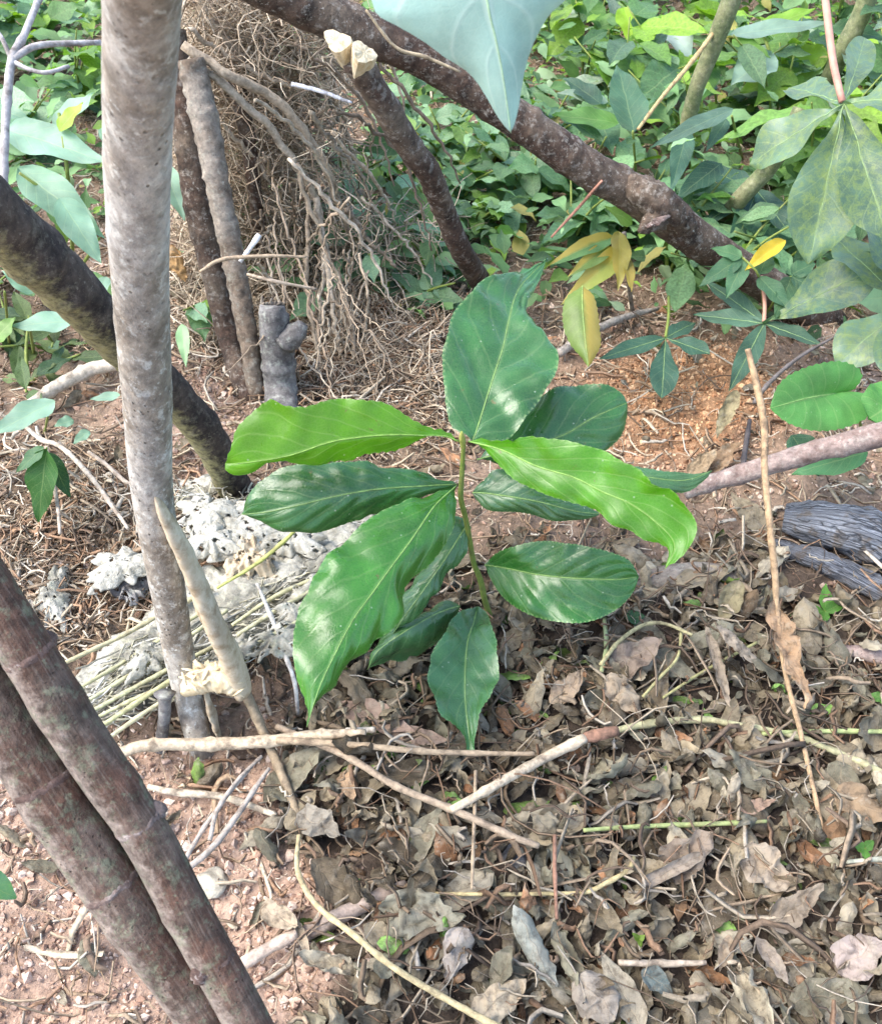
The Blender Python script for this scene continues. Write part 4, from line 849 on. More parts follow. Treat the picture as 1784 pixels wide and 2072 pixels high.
gcr = np.random.default_rng(91); GV = []
for pr_, wd_ in (('ovate', .55), ('lance', .35), ('ovate', .7), ('obov', .5)):
    GV.append(blade(1, wd_, pr_, .25, .2, 6, 5, .03, seed=len(GV) * 5, wave=.3))
Vs, Fs, Us, Cs = [], [], [], []; off = 0; made = 0
GCC = [(.10, .20, .07), (.15, .27, .11), (.20, .33, .17), (.17, .29, .045), (.06, .12, .045), (.24, .33, .20), (.27, .24, .07)]
while made < 7600:
    x = gcr.uniform(-1.1, 1.5); y = gcr.uniform(.9, 2.7); qx, qy = proj(np.array([x, y, 0.0]))
    wgt = np.clip((qx - 690) / 130, 0, 1) * np.clip((690 - qy) / 110, 0, 1) * (1 - .9 * math.exp(-(((qx - 1390) / 170) ** 2 + ((qy - 700) / 90) ** 2)))
    wgt = max(wgt, .8 * np.clip((330 - qx) / 120, 0, 1) * np.clip((560 - qy) / 160, 0, 1), .35 * np.clip((760 - qy) / 150, 0, 1) * np.clip((200 - qx) / 100, 0, 1), .12 * (qy < 560))
    clump = .5 + .5 * math.sin(9 * x + 3 * math.sin(7 * y)) * math.sin(11 * y + 2 * math.sin(5 * x))
    if gcr.random() > wgt * (.4 + .75 * clump): continue
    V_, F_, U_ = GV[gcr.integers(4)]; a = gcr.uniform(0, 6.28); sz_ = gcr.gamma(3.2, .0075) + .006
    B = basis([math.cos(a), math.sin(a), gcr.normal(0, .35)], [gcr.normal(0, .4), gcr.normal(0, .4) - .25, 1])
    Vs.append(V_ @ B.T * sz_ + np.array([x, y, float(gh(x, y)) + gcr.gamma(1.7, .026) + .004])); Fs.append(F_ + off); Us.append(U_); off += len(V_); made += 1
    Cs.append(np.tile(np.array(GCC[gcr.choice(7, p=[.22, .22, .15, .14, .14, .09, .04])]) * gcr.uniform(.7, 1.25), (len(V_), 1)))
M['leaf_v'] = leaf_mat('ground cover leaf', .58, .30, 6, 1.8, .3, vcol=True, spec=.3)
o = put('ground_cover_foliage', mk_mesh('ground_cover_foliage', np.vstack(Vs), np.vstack(Fs), M['leaf_v'], np.vstack(Us), np.vstack(Cs))); o['kind'] = 'stuff'
o['label'] = 'mass of small green ground cover leaves under the thicket'; o['category'] = 'ground cover'

# ------------------------------------------------------------------ dry tangle of dead stalks behind the stems
tg = thing('dead_bush', 'tangled heap of dry brown stalks hanging between the stems', 'dead bush', GP(650, 640))
def stalk_part(pts, color, parent=tg, mat='twig', name='stalk', sides=7, rough=.12):
    q = []
    for (x, y, d, wd) in pts:
        p = GP(x, y) if d is None else P(x, y, d)
        q.append([*p, wd / 2 * depth(p) / FP])
    q = resample(q, 26); q[1:-1, :3] += np.random.default_rng(int(abs(q[0, 0]) * 9e4) % 9999).normal(0, .0016 if name == 'stalk' else .0002, (24, 3)); q[:, 3] *= .85; V, fl, uv = tube(q[:, :3] - org(parent), q[:, 3], sides, rough, .012, random.randint(0, 9))
    return put(name, mk_mesh(name, V, fl, M[mat], uv), parent, color=color)
BR = [(.30, .23, .16), (.39, .31, .22), (.22, .165, .115), (.47, .39, .29), (.33, .275, .20)]
sw = np.random.default_rng(21)
# main sweeping ropes, traced
for pts in [[(370, 90, .98, 22), (460, 150, 1.0, 24), (540, 190, 1.04, 24), (610, 260, 1.08, 22), (660, 340, 1.12, 20), (690, 420, 1.18, 16), (720, 520, 1.25, 10)],
            [(380, 120, .99, 20), (470, 190, 1.02, 22), (540, 250, 1.06, 20), (590, 320, 1.1, 18), (630, 380, 1.14, 16), (655, 470, 1.18, 14), (650, 600, 1.2, 12), (640, 730, None, 10)],
            [(400, 10, 1.05, 26), (440, 60, 1.06, 26), (480, 110, 1.08, 22), (530, 150, 1.12, 16), (600, 200, 1.16, 12)],
            [(380, 60, 1.02, 12), (460, 110, 1.06, 12), (560, 165, 1.08, 12), (640, 180, 1.1, 10)],
            [(530, 10, 1.1, 14), (575, 60, 1.1, 12), (620, 110, 1.12, 12), (660, 160, 1.14, 9)],
            [(640, 400, 1.14, 16), (660, 520, 1.16, 14), (672, 620, 1.17, 12), (690, 740, None, 10)], [(625, 390, 1.15, 12), (622, 520, 1.16, 11), (628, 640, 1.18, 10), (650, 760, None, 8)],
            [(700, 420, 1.16, 13), (740, 480, 1.2, 11), (800, 540, 1.22, 9)], [(600, 330, 1.1, 12), (640, 450, 1.14, 11), (700, 610, 1.18, 9), (725, 760, None, 8)]]:
    stalk_part(pts, BR[sw.integers(5)])
o_ = stalk_part([(590, 170, 1.0, 10), (640, 182, 1.0, 10), (690, 200, 1.0, 8), (712, 208, 1.0, 5)], (.62, .62, .64), name='bare_stick')
o_['label'] = 'smooth whitish bare stick'
for i in range(15):
    x0, y0 = sw.uniform(370, 700), sw.uniform(-40, 330); l_ = sw.uniform(.6, 1.2); d0 = sw.uniform(.98, 1.1); k_ = sw.normal(0, 22)
    pp = [(x0, y0), (x0 + 90 * l_, y0 + 70 * l_ + k_), (x0 + 165 * l_, y0 + 165 * l_ + k_), (x0 + 210 * l_, y0 + 300 * l_)]
    stalk_part([(a_, b_, min(d0 + .05 * q_, gd(a_, b_) - .01), w_) for q_, ((a_, b_), w_) in enumerate(zip(pp, (sw.uniform(6, 12), 10, 8, 4)))], np.array(BR[sw.integers(5)]) * sw.uniform(.7, 1.3), rough=.2)
for i in range(130):
    x0, y0 = sw.uniform(370, 690), sw.uniform(-60, 560)
    if x0 > 620 and y0 < 60: continue
    a = sw.normal(.95, .75) if y0 < 330 else sw.normal(1.45, .8)
    ln = sw.uniform(50, 200); d0 = min(gd(x0, y0) - .02, 1.02 + .28 * (y0 + 60) / 700 + sw.uniform(0, .12)); d1 = d0 + sw.uniform(-.02, .12)
    x1, y1 = x0 + ln * math.cos(a), y0 + ln * math.sin(a); bx = sw.normal(0, 30)
    d1 = min(d1, gd(x1, min(y1, 1500)) - .004); dm = (d0 + d1) / 2
    w0 = sw.uniform(3.5, 8)
    stalk_part([(x0, y0, d0, w0), ((x0 + x1) / 2 + bx, (y0 + y1) / 2 - bx * .5, dm, w0 * .85), (x1, y1, d1, w0 * .5)], np.array(BR[sw.integers(5)]) * sw.uniform(.7, 1.4), sides=5)
for i in range(58):
    x0, y0 = sw.uniform(520, 760), sw.uniform(180, 600); x1 = x0 + sw.normal(15, 85); y1 = min(y0 + sw.uniform(110, 330), 810); w0 = sw.uniform(3, 8); d0 = sw.uniform(1.02, 1.2)
    d1 = gd(x1, y1) - (.004 if sw.random() < .5 else sw.uniform(.02, .15)); bx = sw.normal(0, 34)
    stalk_part([(x0, y0, min(d0, gd(x0, y0) - .03), w0), ((x0 + x1) / 2 + bx, (y0 + y1) / 2, min((d0 + d1) / 2, gd((x0 + x1) / 2, (y0 + y1) / 2) - .01), w0 * .9), (x1, y1, d1, w0 * .5)], np.array(BR[sw.integers(5)]) * sw.uniform(.8, 1.35), sides=5)
# fine fibres, too many to count
N = 8200; K = 6
cx = 360 + 360 * sw.beta(1.1, 1.7, N) ; cy = sw.uniform(-80, 700, N); cx[:1500] = sw.uniform(640, 900, 1500); cy[:1500] = sw.uniform(430, 800, 1500); P0 = np.array([P(a, b, min(gd(a, b) - .004, .98 + .30 * (b + 60) / 700 + r)) for a, b, r in zip(cx, cy, sw.uniform(0, .25, N))])
dirs = sw.normal(size=(N, 3)); dirs[:, 2] *= .7; dirs += np.array([.2, .0, -.2]); dirs /= np.linalg.norm(dirs, axis=1)[:, None]
ln = sw.uniform(.02, .085, N); bend = sw.normal(size=(N, 3)) * .9
tt = np.linspace(0, 1, K)[None, :, None]
Pn = P0[:, None] + dirs[:, None] * ln[:, None, None] * tt + bend[:, None] * ln[:, None, None] * (tt * (1 - tt)) + sw.normal(size=(N, K, 3)) * .0012
Pn[..., 2] = np.maximum(Pn[..., 2], gh(Pn[..., 0], Pn[..., 1]) + .001)
rr = sw.uniform(.0005, .0014, N)[:, None] * np.linspace(1, .5, K)[None]
V, F = batch_tubes(Pn, rr, 3)
cc = np.array(BR)[sw.integers(5, size=N)] * sw.uniform(.8, 1.9, N)[:, None]
o = put('fibres', mk_mesh('fibres', V - org(tg), F, M['stalk_v'], col=np.repeat(cc, K * 3, 0)), tg); o['kind'] = 'stuff'

# ------------------------------------------------------------------ named sticks, twigs, vines
def twig(label, pts, color, name='twig', cat='twig', mat='twig', lift=.004, sides=9, rough=.1, group=None, step=.004, side=()):
    q = []
    for pp in pts:
        x, y, wd = pp[0], pp[1], pp[-1]
        p = GP(x, y) if len(pp) == 3 else P(x, y, pp[2])
        r_ = wd / 2 * depth(p) / FP
        if len(pp) == 3: p = GP(x, y, lift + r_)
        q.append([*p, r_])
    lnn = sum(np.linalg.norm(np.subtract(a[:3], b[:3])) for a, b in zip(q, q[1:])); q = resample(q, max(10, int(lnn / step)))
    b0 = q[0][:3].copy()
    nodes = [(s, .003, .25, None) for s in np.arange(.03, lnn, .045)]
    V, fl, uv = tube(q[:, :3] - b0, q[:, 3], sides, rough, .012, random.randint(0, 9), nodes)
    o = put(name, mk_mesh(name, V, fl, M[mat], uv), origin=b0, color=color); tag(o, label, cat, group)
    for s in side: part_tube(o, 'side_twig', s, M[mat], 7, .1, .01, 1, 12, color)
    return o
CR, TN, GB_, YG2, RB, GY = (.50, .40, .28), (.33, .25, .165), (.20, .15, .10), (.40, .385, .19), (.24, .13, .085), (.36, .31, .26)
tk = thing('dry_stalk', 'long narrow dry tan stalk standing in front of the pinkish branch', 'dry stalk', GP(1690, 1792))
part_tube(tk, 'stem', [(1512, 706, .82, 11.2), (1530, 780, .82, 14.4), (1545, 860, .815, 14.4), (1546, 950, .81, 13.6), (1556, 1060, .80, 13.6), (1566, 1150, .80, 14.4), (1572, 1240, .80, 11.2), (1588, 1360, .78, 10.4), (1618, 1480, .76, 10.4), (1650, 1620, .73, 9.6), (1672, 1720, .71, 8.8), (1692, 1795, None, 6.4)],
          M['twig'], 10, .12, .012, 3, 150, (.36, .245, .14))
def dry_blade(parent, b, t, wpx, d0, d1, color, roll=1.0, curl=.4, crumple=.10, seed=0, prof='ovate', label=None, tilt=.4, side=0.0, ragged=.25, name='dead_leaf', cat='dead leaf', group=None, flip=1):
    A = GP(*b, d0) if d0 < .2 else P(*b, d0); B = GP(*t, d1) if d1 < .2 else P(*t, d1)
    dv = B - A; ln = np.linalg.norm(dv); wd = wpx * depth((A + B) / 2) / FP
    V, Fq, uv = blade(ln * 1.08, wd, prof, .1, .0, 26, 15, crumple, curl, roll, seed, .4, ragged)
    V[:, 2] -= V[:, 2].mean()
    Bm = basis(dv, (np.array([side, 0, 1.0]) * (1 - tilt) + TO_CAM * tilt) * flip)
    V = V @ Bm.T + A
    low = (V[:, 2] - gh(V[:, 0], V[:, 1])).min()
    if low < .001: V[:, 2] += .001 - low
    o0 = org(parent) if parent is not None else A
    o = put(name, mk_mesh(name, V - o0, Fq, M['dry'], uv), parent, None if parent is not None else A, color)
    if label: tag(o, label, cat, group)
    return o
dry_blade(tk, (1566, 1215), (1625, 1420), 84, .795, .765, (.33, .215, .125), 1.3, .3, .10, 3, 'ovate', name='clinging_leaf', ragged=.5)

twig('cream peeled stick rising from the litter to meet the knobbly brown twig', [(912, 1640, 15), (1000, 1590, 18), (1090, 1540, 19), (1182, 1494, 21)], CR, 'stick', 'stick', lift=.03, side=())
twig('knobbly brown twig joining the cream stick to the yellow green one', [(1180, 1495, 20), (1215, 1486, 24), (1250, 1478, 20)], RB, lift=.03, rough=.25)
twig('yellow green stick arching over the leaf litter to the picture edge', [(1245, 1478, 13), (1330, 1462, 15), (1420, 1456, 14), (1510, 1470, 12), (1600, 1487, 12), (1700, 1525, 15), (1800, 1572, 17), (1900, 1620, 15)], (.36, .34, .19), 'stick', 'stick', 'green_twig', lift=.014, rough=.25)
twig('thin pale green stalk lying beyond the yellow green stick', [(1540, 1485, 9), (1640, 1480, 9), (1800, 1480, 10)], (.36, .42, .18), mat='green_twig', lift=.014)
twig('long pale stick lying across behind the foot of the upright stem', [(238, 1525, 22), (300, 1508, 24), (420, 1506, 26), (540, 1500, 24), (640, 1488, 22), (740, 1482, 14)], CR, 'stick', 'stick', lift=.026)
twig('long thin brown stick running toward the foot of the cream stick', [(560, 1498, 14), (700, 1506, 13), (850, 1520, 12), (960, 1524, 11), (1080, 1526, 9)], TN, 'stick', 'stick', lift=.03)
twig('short white splintered stick on the litter near the lowest sapling leaf tip', [(700, 1480, 14), (760, 1478, 16)], (.6, .54, .45), lift=.014)
twig('bent grey brown twig dropping from the split stem to the litter', [(492, 1392, .757, 22), (515, 1440, .765, 20), (545, 1510, .765, 19), (580, 1590, .745, 18), (612, 1670, 16), (650, 1730, 12), (690, 1780, 8)], (.26, .2, .13))
twig('pale slender twig curving past the split stem toward the maroon stems', [(605, 1690, 9), (602, 1760, 10), (640, 1830, 11), (720, 1895, 12), (800, 1960, 12), (900, 2020, 13), (1000, 2075, 14), (1080, 2120, 14)], (.46, .37, .2), lift=.03)
twig('dark diagonal twig pressed into the litter below the pale horizontal stick', [(560, 1470, 12), (700, 1530, 14), (800, 1590, 14), (920, 1640, 15), (1030, 1690, 14), (1090, 1712, 12)], (.30, .23, .16), lift=.028)
twig('whitish root twig lying by the upper maroon stem', [(300, 1592, 12), (360, 1604, 14), (450, 1612, 14), (560, 1650, 12)], (.50, .42, .31), lift=.01)
twig('grey forked stick leaning against the upper maroon stem', [(378, 1760, 14), (430, 1715, 13), (480, 1650, 12), (520, 1590, 10), (545, 1555, 8)], GY, 'stick', 'stick', lift=.02)
twig('thin grey stick beside the forked one by the upper maroon stem', [(372, 1745, 10), (410, 1680, 9), (460, 1610, 8), (510, 1550, 7)], GY, 'stick', 'stick', lift=.024)
twig('third thin grey stick crossing the whitish root twig', [(425, 1700, 9), (440, 1640, 9), (480, 1580, 8), (530, 1530, 7)], GY, 'stick', 'stick', lift=.026)
twig('smooth pinkish peg of wood with a blunt pale end near the tan curled leaf', [(492, 1950, 26), (545, 1918, 25), (602, 1888, 22)], (.46, .36, .28), 'stick', 'stick', lift=.014)
twig('fat grey brown stick partly buried behind the pinkish peg', [(590, 1905, 30), (660, 1868, 32), (760, 1818, 30), (820, 1790, 20)], (.30, .235, .19), 'stick', 'stick', lift=.004)
twig('thin bright green stalk lying across the dead leaves', [(1180, 1680, 8), (1300, 1672, 9), (1420, 1668, 10), (1550, 1662, 7)], (.30, .35, .14), mat='green_twig', lift=.022)
twig('yellow bowed stem curling through the dead leaves', [(1282, 1735, 8), (1270, 1760, 9), (1220, 1790, 9), (1180, 1806, 9), (1110, 1808, 8), (1000, 1810, 8), (880, 1808, 7)], (.45, .36, .18), lift=.022)
twig('upright thin brown stem passing behind the cream stick', [(962, 1560, 7), (960, 1640, 7), (957, 1720, 7), (955, 1800, 6)], TN, lift=.03)
twig('thin brown stem standing over the rolled grey leaf', [(1122, 1690, 8), (1122, 1760, 8), (1126, 1860, 7)], RB, lift=.03)
twig('short white stalk stub near the picture edge', [(1712, 1745, 10), (1784, 1738, 11), (1840, 1734, 11)], (.5, .5, .38), lift=.01, mat='green_twig')
twig('short pale stick broken across the lowest dead leaves', [(1250, 1948, 12), (1350, 1950, 14), (1428, 1948, 9)], (.40, .33, .25), lift=.012)
twig('yellow green stem beside the stringy dried strip', [(1340, 1412, 5), (1420, 1360, 6), (1530, 1300, 6)], (.32, .30, .13), mat='green_twig', lift=.02)
twig('forked yellow stem standing in the litter', [(1300, 1410, 6), (1335, 1370, 6), (1370, 1330, 6), (1378, 1275, 6)], (.33, .30, .14), mat='green_twig', lift=.025)
twig('pair of thin pale green stalks standing below the oval sapling leaf', [(1222, 1250, 8), (1226, 1310, 9), (1216, 1360, 8)], (.34, .38, .18), mat='green_twig', lift=.02)
twig('arched pale stem looping over the litter', [(1215, 1345, 8), (1250, 1300, 8), (1300, 1265, 8), (1345, 1262, 7), (1400, 1285, 7)], (.38, .33, .17), lift=.03)
twig('white dead twig leaning against the pale rotten log', [(520, 1180, .80, 6), (550, 1250, .80, 9), (575, 1320, .79, 9), (596, 1380, .78, 9), (603, 1445, 7)], (.62, .57, .50))
twig('yellow green twig pointing out under the dark leaf', [(440, 1190, .84, 5), (520, 1140, .83, 8), (575, 1095, .82, 9), (600, 1070, .82, 7)], (.36, .38, .12), mat='green_twig')
twig('reddish thin twig crossing the slanting trunk', [(1115, 480, 1.12, 4), (1170, 420, 1.09, 6), (1200, 385, 1.06, 6), (1218, 365, 1.05, 5)], (.45, .22, .15))
twig('straight yellow brown stick leaning through the thicket', [(1290, 262, 1.2, 7), (1340, 195, 1.22, 8), (1395, 130, 1.26, 9), (1440, 70, 1.3, 9)], (.46, .32, .15), 'stick', 'stick')
twig('thin curved vine on the slanting trunk', [(740, 20, .9, 5), (800, 95, .92, 7), (860, 115, .93, 7), (930, 145, .94, 5)], (.38, .30, .19))
twig('dark wiry twig running up behind the round scalloped leaf', [(1525, 815, .93, 9), (1560, 770, .95, 9), (1620, 720, .98, 7), (1690, 680, 1.0, 5)], (.14, .12, .11))
twig('dark bent twig at the base of the narrow dry stalk', [(1516, 850, 8), (1505, 920, 11), (1498, 975, 8)], (.08, .07, .07), lift=.012)
twig('pale thin branch lying below the yellow leaf', [(1130, 715, 18), (1200, 670, 16), (1270, 640, 14), (1330, 625, 8)], GY, 'stick', 'stick', lift=.01)
twig('short white stick beside the knobbly grey brown stem', [(486, 530, 1.0, 8), (525, 475, 1.0, 11)], (.75, .73, .7), 'stick', 'stick')
twig('thin horizontal twig crossing the two thin stems', [(405, 550, .99, 6), (450, 525, .99, 8), (540, 518, 1.0, 7), (620, 520, 1.02, 5)], (.4, .3, .2))
twig('bleached twig crossing below the horizontal one', [(500, 555, 1.03, 6), (560, 570, 1.03, 7), (640, 585, 1.05, 5)], (.46, .36, .26))
twig('peeled pale stick lying behind the leaning dark trunk', [(62, 818, 20), (120, 780, 26), (185, 748, 28), (240, 736, 24), (330, 720, 20)], (.52, .44, .34), 'stick', 'stick', lift=.02)
twig('forked grey twig hanging in front of the background shrubs', [(6, 430, .62, 18), (12, 250, .62, 17), (24, 125, .62, 18), (50, 70, .63, 14), (82, -10, .65, 13)], (.40, .37, .35), side=[[(28, 118, .62, 14), (80, 92, .63, 13), (205, 86, .65, 11)], [(26, 125, .62, 12), (60, 140, .62, 9), (95, 147, .62, 9), (140, 134, .63, 8)], [(24, 120, .62, 10), (0, 70, .62, 9), (-30, 40, .63, 8)]])
twig('bare twig arching over the dark glossy leaf pair', [(50, 862, 8), (85, 890, 9), (125, 905, 9), (180, 960, 9), (232, 1030, 8), (260, 1070, 6)], (.50, .42, .33), lift=.05)
twig('thin bare twig dropping past the dark glossy leaf pair', [(95, 905, 8), (108, 970, 8), (118, 1030, 7), (122, 1080, 6)], (.46, .38, .3), lift=.05)
twig('curved bare twig touching the pale upright stem', [(180, 915, 7), (215, 940, 8), (255, 975, 8), (275, 980, 6)], (.46, .38, .3), lift=.04)
for i, (pts, cl) in enumerate([([(130, 1342, 8), (250, 1285, 9), (330, 1240, 10), (430, 1190, 9)], (.52, .46, .27)), ([(165, 1390, 7), (300, 1310, 8), (420, 1230, 8)], (.44, .42, .24)), ([(175, 1420, 7), (320, 1330, 9), (460, 1235, 8)], (.52, .5, .30)),
        ([(185, 1440, 8), (330, 1360, 9), (470, 1290, 8)], (.44, .43, .25)), ([(205, 1470, 9), (310, 1400, 10), (400, 1340, 9)], (.43, .42, .22)), ([(210, 1500, 8), (320, 1425, 9), (430, 1370, 8)], (.50, .46, .28)),
        ([(480, 1285, 8), (560, 1235, 9), (640, 1190, 8)], (.47, .45, .28)), ([(490, 1320, 8), (580, 1270, 8), (680, 1215, 7)], (.47, .45, .28)), ([(470, 1265, 7), (560, 1205, 8), (650, 1165, 7)], (.50, .47, .27))]):
    twig(f'pale straw stalk slanting across the rotten log, {ORD[i]} from its far edge', pts, cl, 'straw_stalk', 'straw stalk', 'green_twig', lift=.055 if i > 5 else .045, group='straw stalks on the rotten log')
twig('short straw stalk on the rotten log just behind the cut peg', [(190, 1455, 7), (260, 1420, 8), (340, 1385, 7)], (.47, .45, .26), 'straw_stalk', 'straw stalk', 'green_twig', lift=.045, group='straw stalks on the rotten log')

# stones and chunks
def rock(label, x, y, wpx, hpx, mat, seed, name='stone', cat='stone', squash=.7):
    g0 = GP(x, y); s = depth(g0) / FP; nu, nv_ = 18, 12
    th = np.linspace(0, 2 * math.pi, nu, endpoint=False); ph = np.linspace(.05, math.pi - .05, nv_)
    A, B = np.meshgrid(th, ph); d = np.stack([np.sin(B) * np.cos(A), np.sin(B) * np.sin(A), np.cos(B)], -1).reshape(-1, 3)
    r_ = 1 + .25 * wob(d, 1.6, 2, seed) + .1 * wob(d, .5, 2, seed + 2)
    V = d * r_[:, None] * np.array([wpx / 2 * s, hpx / 2 * s * 1.2, hpx / 2 * s * squash]); V[:, 2] += hpx / 2 * s * squash * .6
    j = np.arange(nu); fl = [np.concatenate([np.stack([i * nu + j, i * nu + (j + 1) % nu, (i + 1) * nu + (j + 1) % nu, (i + 1) * nu + j], 1) for i in range(nv_ - 1)])]
    V = np.vstack([V, [0, 0, V[:, 2].max()], [0, 0, V[:, 2].min()]]); k = nu * nv_
    fl.append(np.concatenate([np.stack([np.full(nu, k), (j + 1) % nu, j], 1), np.stack([np.full(nu, k + 1), (nv_ - 1) * nu + j, (nv_ - 1) * nu + (j + 1) % nu], 1)]))
    o = put(name, mk_mesh(name, V, fl, mat), origin=g0); tag(o, label, cat); return o
rock('pale yellowish stone chip beside the upper maroon stem', 432, 1790, 62, 50, M['stone'], 4)
rock('grey stone in the straw beneath the lopped stem', 720, 400, 40, 34, M['grey_stub'], 8)
rock('dark round pebble on the dead leaves near the thin brown stem', 1040, 1738, 46, 42, M['blue_log_plain'], 12)
rock('dark brown soil lump on the pale horizontal stick', 505, 1520, 60, 46, M['red_bark'], 15, 'soil_lump', 'soil lump')
rock('whitish pebble on the bare soil beside the lower maroon stem', 255, 1830, 30, 26, M['stone'], 19)
rock('chalky pebble at the lowest part of the bare soil', 240, 1760, 26, 22, M['white_crust'], 23)

# ------------------------------------------------------------------ dead leaves one can pick out
LT = [(.20, .165, .108), (.272, .225, .148), (.12, .095, .062), (.32, .282, .205), (.205, .192, .135)]
DL = [
 ('rolled grey brown dead leaf like an open tube', (1300, 1790), (1428, 1725), 60, .02, .03, (.36, .30, .235), 2.3, .1, .04, 2, 'ovate'),
 ('broad dead leaf behind the rolled tube leaf', (1340, 1770), (1440, 1690), 100, .02, .03, (.24, .19, .145), .6, .5, .10, 5, 'ovate'),
 ('large crumpled grey green dead leaf spread on the litter', (770, 1830), (930, 1870), 130, .02, .025, (.29, .275, .205), .8, .5, .14, 7, 'ovate'),
 ('grey ribbed dead leaf hanging below the crumpled grey green one', (935, 1870), (905, 1990), 80, .03, .012, (.33, .29, .25), .9, .4, .09, 9, 'ovate'),
 ('narrow grey green curled dead leaf pointing toward the viewer', (1035, 1830), (1125, 2000), 76, .035, .02, (.36, .365, .30), 1.7, .3, .07, 12, 'lance'),
 ('folded triangular tan dead leaf with a pale stalk', (1505, 1720), (1600, 1800), 110, .03, .02, (.36, .29, .21), .9, .6, .12, 14, 'ovate'),
 ('drooping brown dead leaf behind the folded triangular one', (1560, 1880), (1660, 1790), 80, .02, .03, (.27, .22, .165), 1.1, .7, .10, 16, 'ovate'),
 ('big warm brown dead leaf near the lower end of the narrow dry stalk', (1690, 1600), (1800, 1660), 110, .02, .025, (.33, .235, .145), .6, .4, .08, 18, 'ovate'),
 ('olive folded dead leaf leaning on the buried brown root', (1495, 1175), (1455, 1262), 66, .05, .012, (.30, .26, .15), 1.3, .3, .06, 20, 'ovate'),
 ('brown folded dead leaf beside the olive one', (1530, 1190), (1490, 1265), 44, .045, .012, (.22, .15, .09), 1.2, .3, .06, 21, 'lance'),
 ('stringy dried strip hanging limp across the litter', (1430, 1265), (1470, 1420), 36, .045, .02, (.40, .32, .23), 1.6, .2, .10, 23, 'lance'),
 ('curled tan strip arching from the dry stalk leaf', (1440, 1270), (1545, 1340), 40, .05, .03, (.42, .34, .25), 1.3, .6, .10, 24, 'lance'),
 ('cupped brown dead leaf beside the forked yellow stem', (1230, 1360), (1330, 1300), 96, .02, .03, (.26, .20, .155), 1.3, .6, .09, 26, 'ovate'),
 ('pale tan dead leaf lying below the cupped brown one', (1225, 1370), (1300, 1440), 70, .02, .02, (.38, .30, .21), .7, .5, .12, 27, 'ovate'),
 ('tan torn dead leaf beside the lowest sapling leaf', (1115, 1420), (1180, 1360), 60, .02, .02, (.36, .27, .185), .9, .5, .12, 29, 'ovate'),
 ('tan curled dead leaf drooping near the pinkish peg', (520, 1830), (610, 1880), 70, .02, .02, (.40, .325, .23), 1.4, .6, .08, 31, 'ovate'),
 ('thin tan leaf blade bending down beside the pinkish peg', (590, 1850), (625, 1930), 30, .02, .012, (.42, .34, .24), 1.2, .3, .06, 32, 'lance'),
 ('pale pinkish leaf at the lower picture corner', (1690, 1960), (1784, 1900), 110, .02, .03, (.38, .31, .27), .8, .5, .10, 34, 'ovate'),
 ('large tan dead leaf at the lowest edge of the litter', (960, 2060), (1060, 1990), 90, .015, .03, (.44, .36, .25), 1.0, .6, .10, 36, 'ovate'),
 ('orange tan folded dead leaf under the pale horizontal stick', (690, 1560), (715, 1620), 46, .02, .02, (.50, .34, .21), 1.2, .3, .08, 38, 'ovate'),
 ('pinkish brown flat bark like leaf below the big glossy leaf', (680, 1420), (830, 1480), 70, .015, .015, (.38, .27, .21), .3, .2, .05, 40, 'lance'),
 ('second pinkish bark like leaf below the first', (770, 1480), (900, 1500), 50, .015, .015, (.36, .26, .20), .3, .2, .05, 41, 'lance'),
 ('grey mottled dead leaf by the brown soil lump', (600, 1640), (690, 1690), 80, .02, .02, (.26, .235, .19), .7, .5, .12, 43, 'ovate'),
 ('cupped grey dead leaf at the lowest edge beneath the pale twig', (1170, 1980), (1240, 2050), 110, .02, .025, (.30, .26, .21), .8, .5, .10, 45, 'round'),
 ('dark teal stained dead leaf half under the cupped grey one', (1300, 1960), (1360, 2010), 60, .02, .02, (.10, .13, .125), .8, .4, .08, 47, 'ovate'),
 ('small orange brown dead leaf by the folded triangular one', (1500, 1640), (1560, 1620), 34, .025, .025, (.36, .24, .17), .6, .4, .08, 49, 'ovate'),
 ('hooked pale dead leaf standing on its edge', (1490, 1560), (1475, 1640), 36, .04, .02, (.36, .31, .23), 1.6, .9, .06, 51, 'lance'),
 ('slender brown dead leaf lying slantwise low in the litter', (1480, 1890), (1455, 1960), 40, .025, .02, (.34, .26, .175), 1.0, .4, .08, 53, 'lance'),
 ('long greyish dead leaf lying next to the slender brown one', (1530, 1890), (1590, 1990), 44, .025, .02, (.29, .24, .19), 1.0, .4, .08, 55, 'lance'),
 ('crumpled orange leaf scrap beside the knobbly stem', (340, 500), (370, 560), 50, .06, .04, (.46, .28, .12), .8, .4, .12, 57, 'ovate'),
 ('pale olive dead leaf standing on the orange earth', (1490, 790), (1450, 880), 44, .06, .02, (.30, .26, .15), 1.2, .4, .08, 59, 'ovate'),
 ('brown curled dead leaf below the orange earth', (1420, 950), (1500, 900), 60, .02, .03, (.30, .20, .12), 1.0, .7, .10, 61, 'ovate'),
 ('straw coloured dead leaf cluster blade near the dark bent twig', (1390, 960), (1450, 915), 44, .02, .03, (.42, .31, .19), .9, .6, .10, 62, 'lance'),
]
named = []
for (lb, b, t, wpx, d0, d1, c, ro, cu, cr, sd, pr) in DL:
    o = dry_blade(None, b, t, wpx, d0, d1, np.array(c) * .8, ro, cu, cr * .7, sd, pr, lb, ragged=.15, group='dead leaves of the litter', tilt=.3, flip=-1 if sd % 3 == 0 else 1)
    named.append((np.array([(b[0] + t[0]) / 2, (b[1] + t[1]) / 2])))

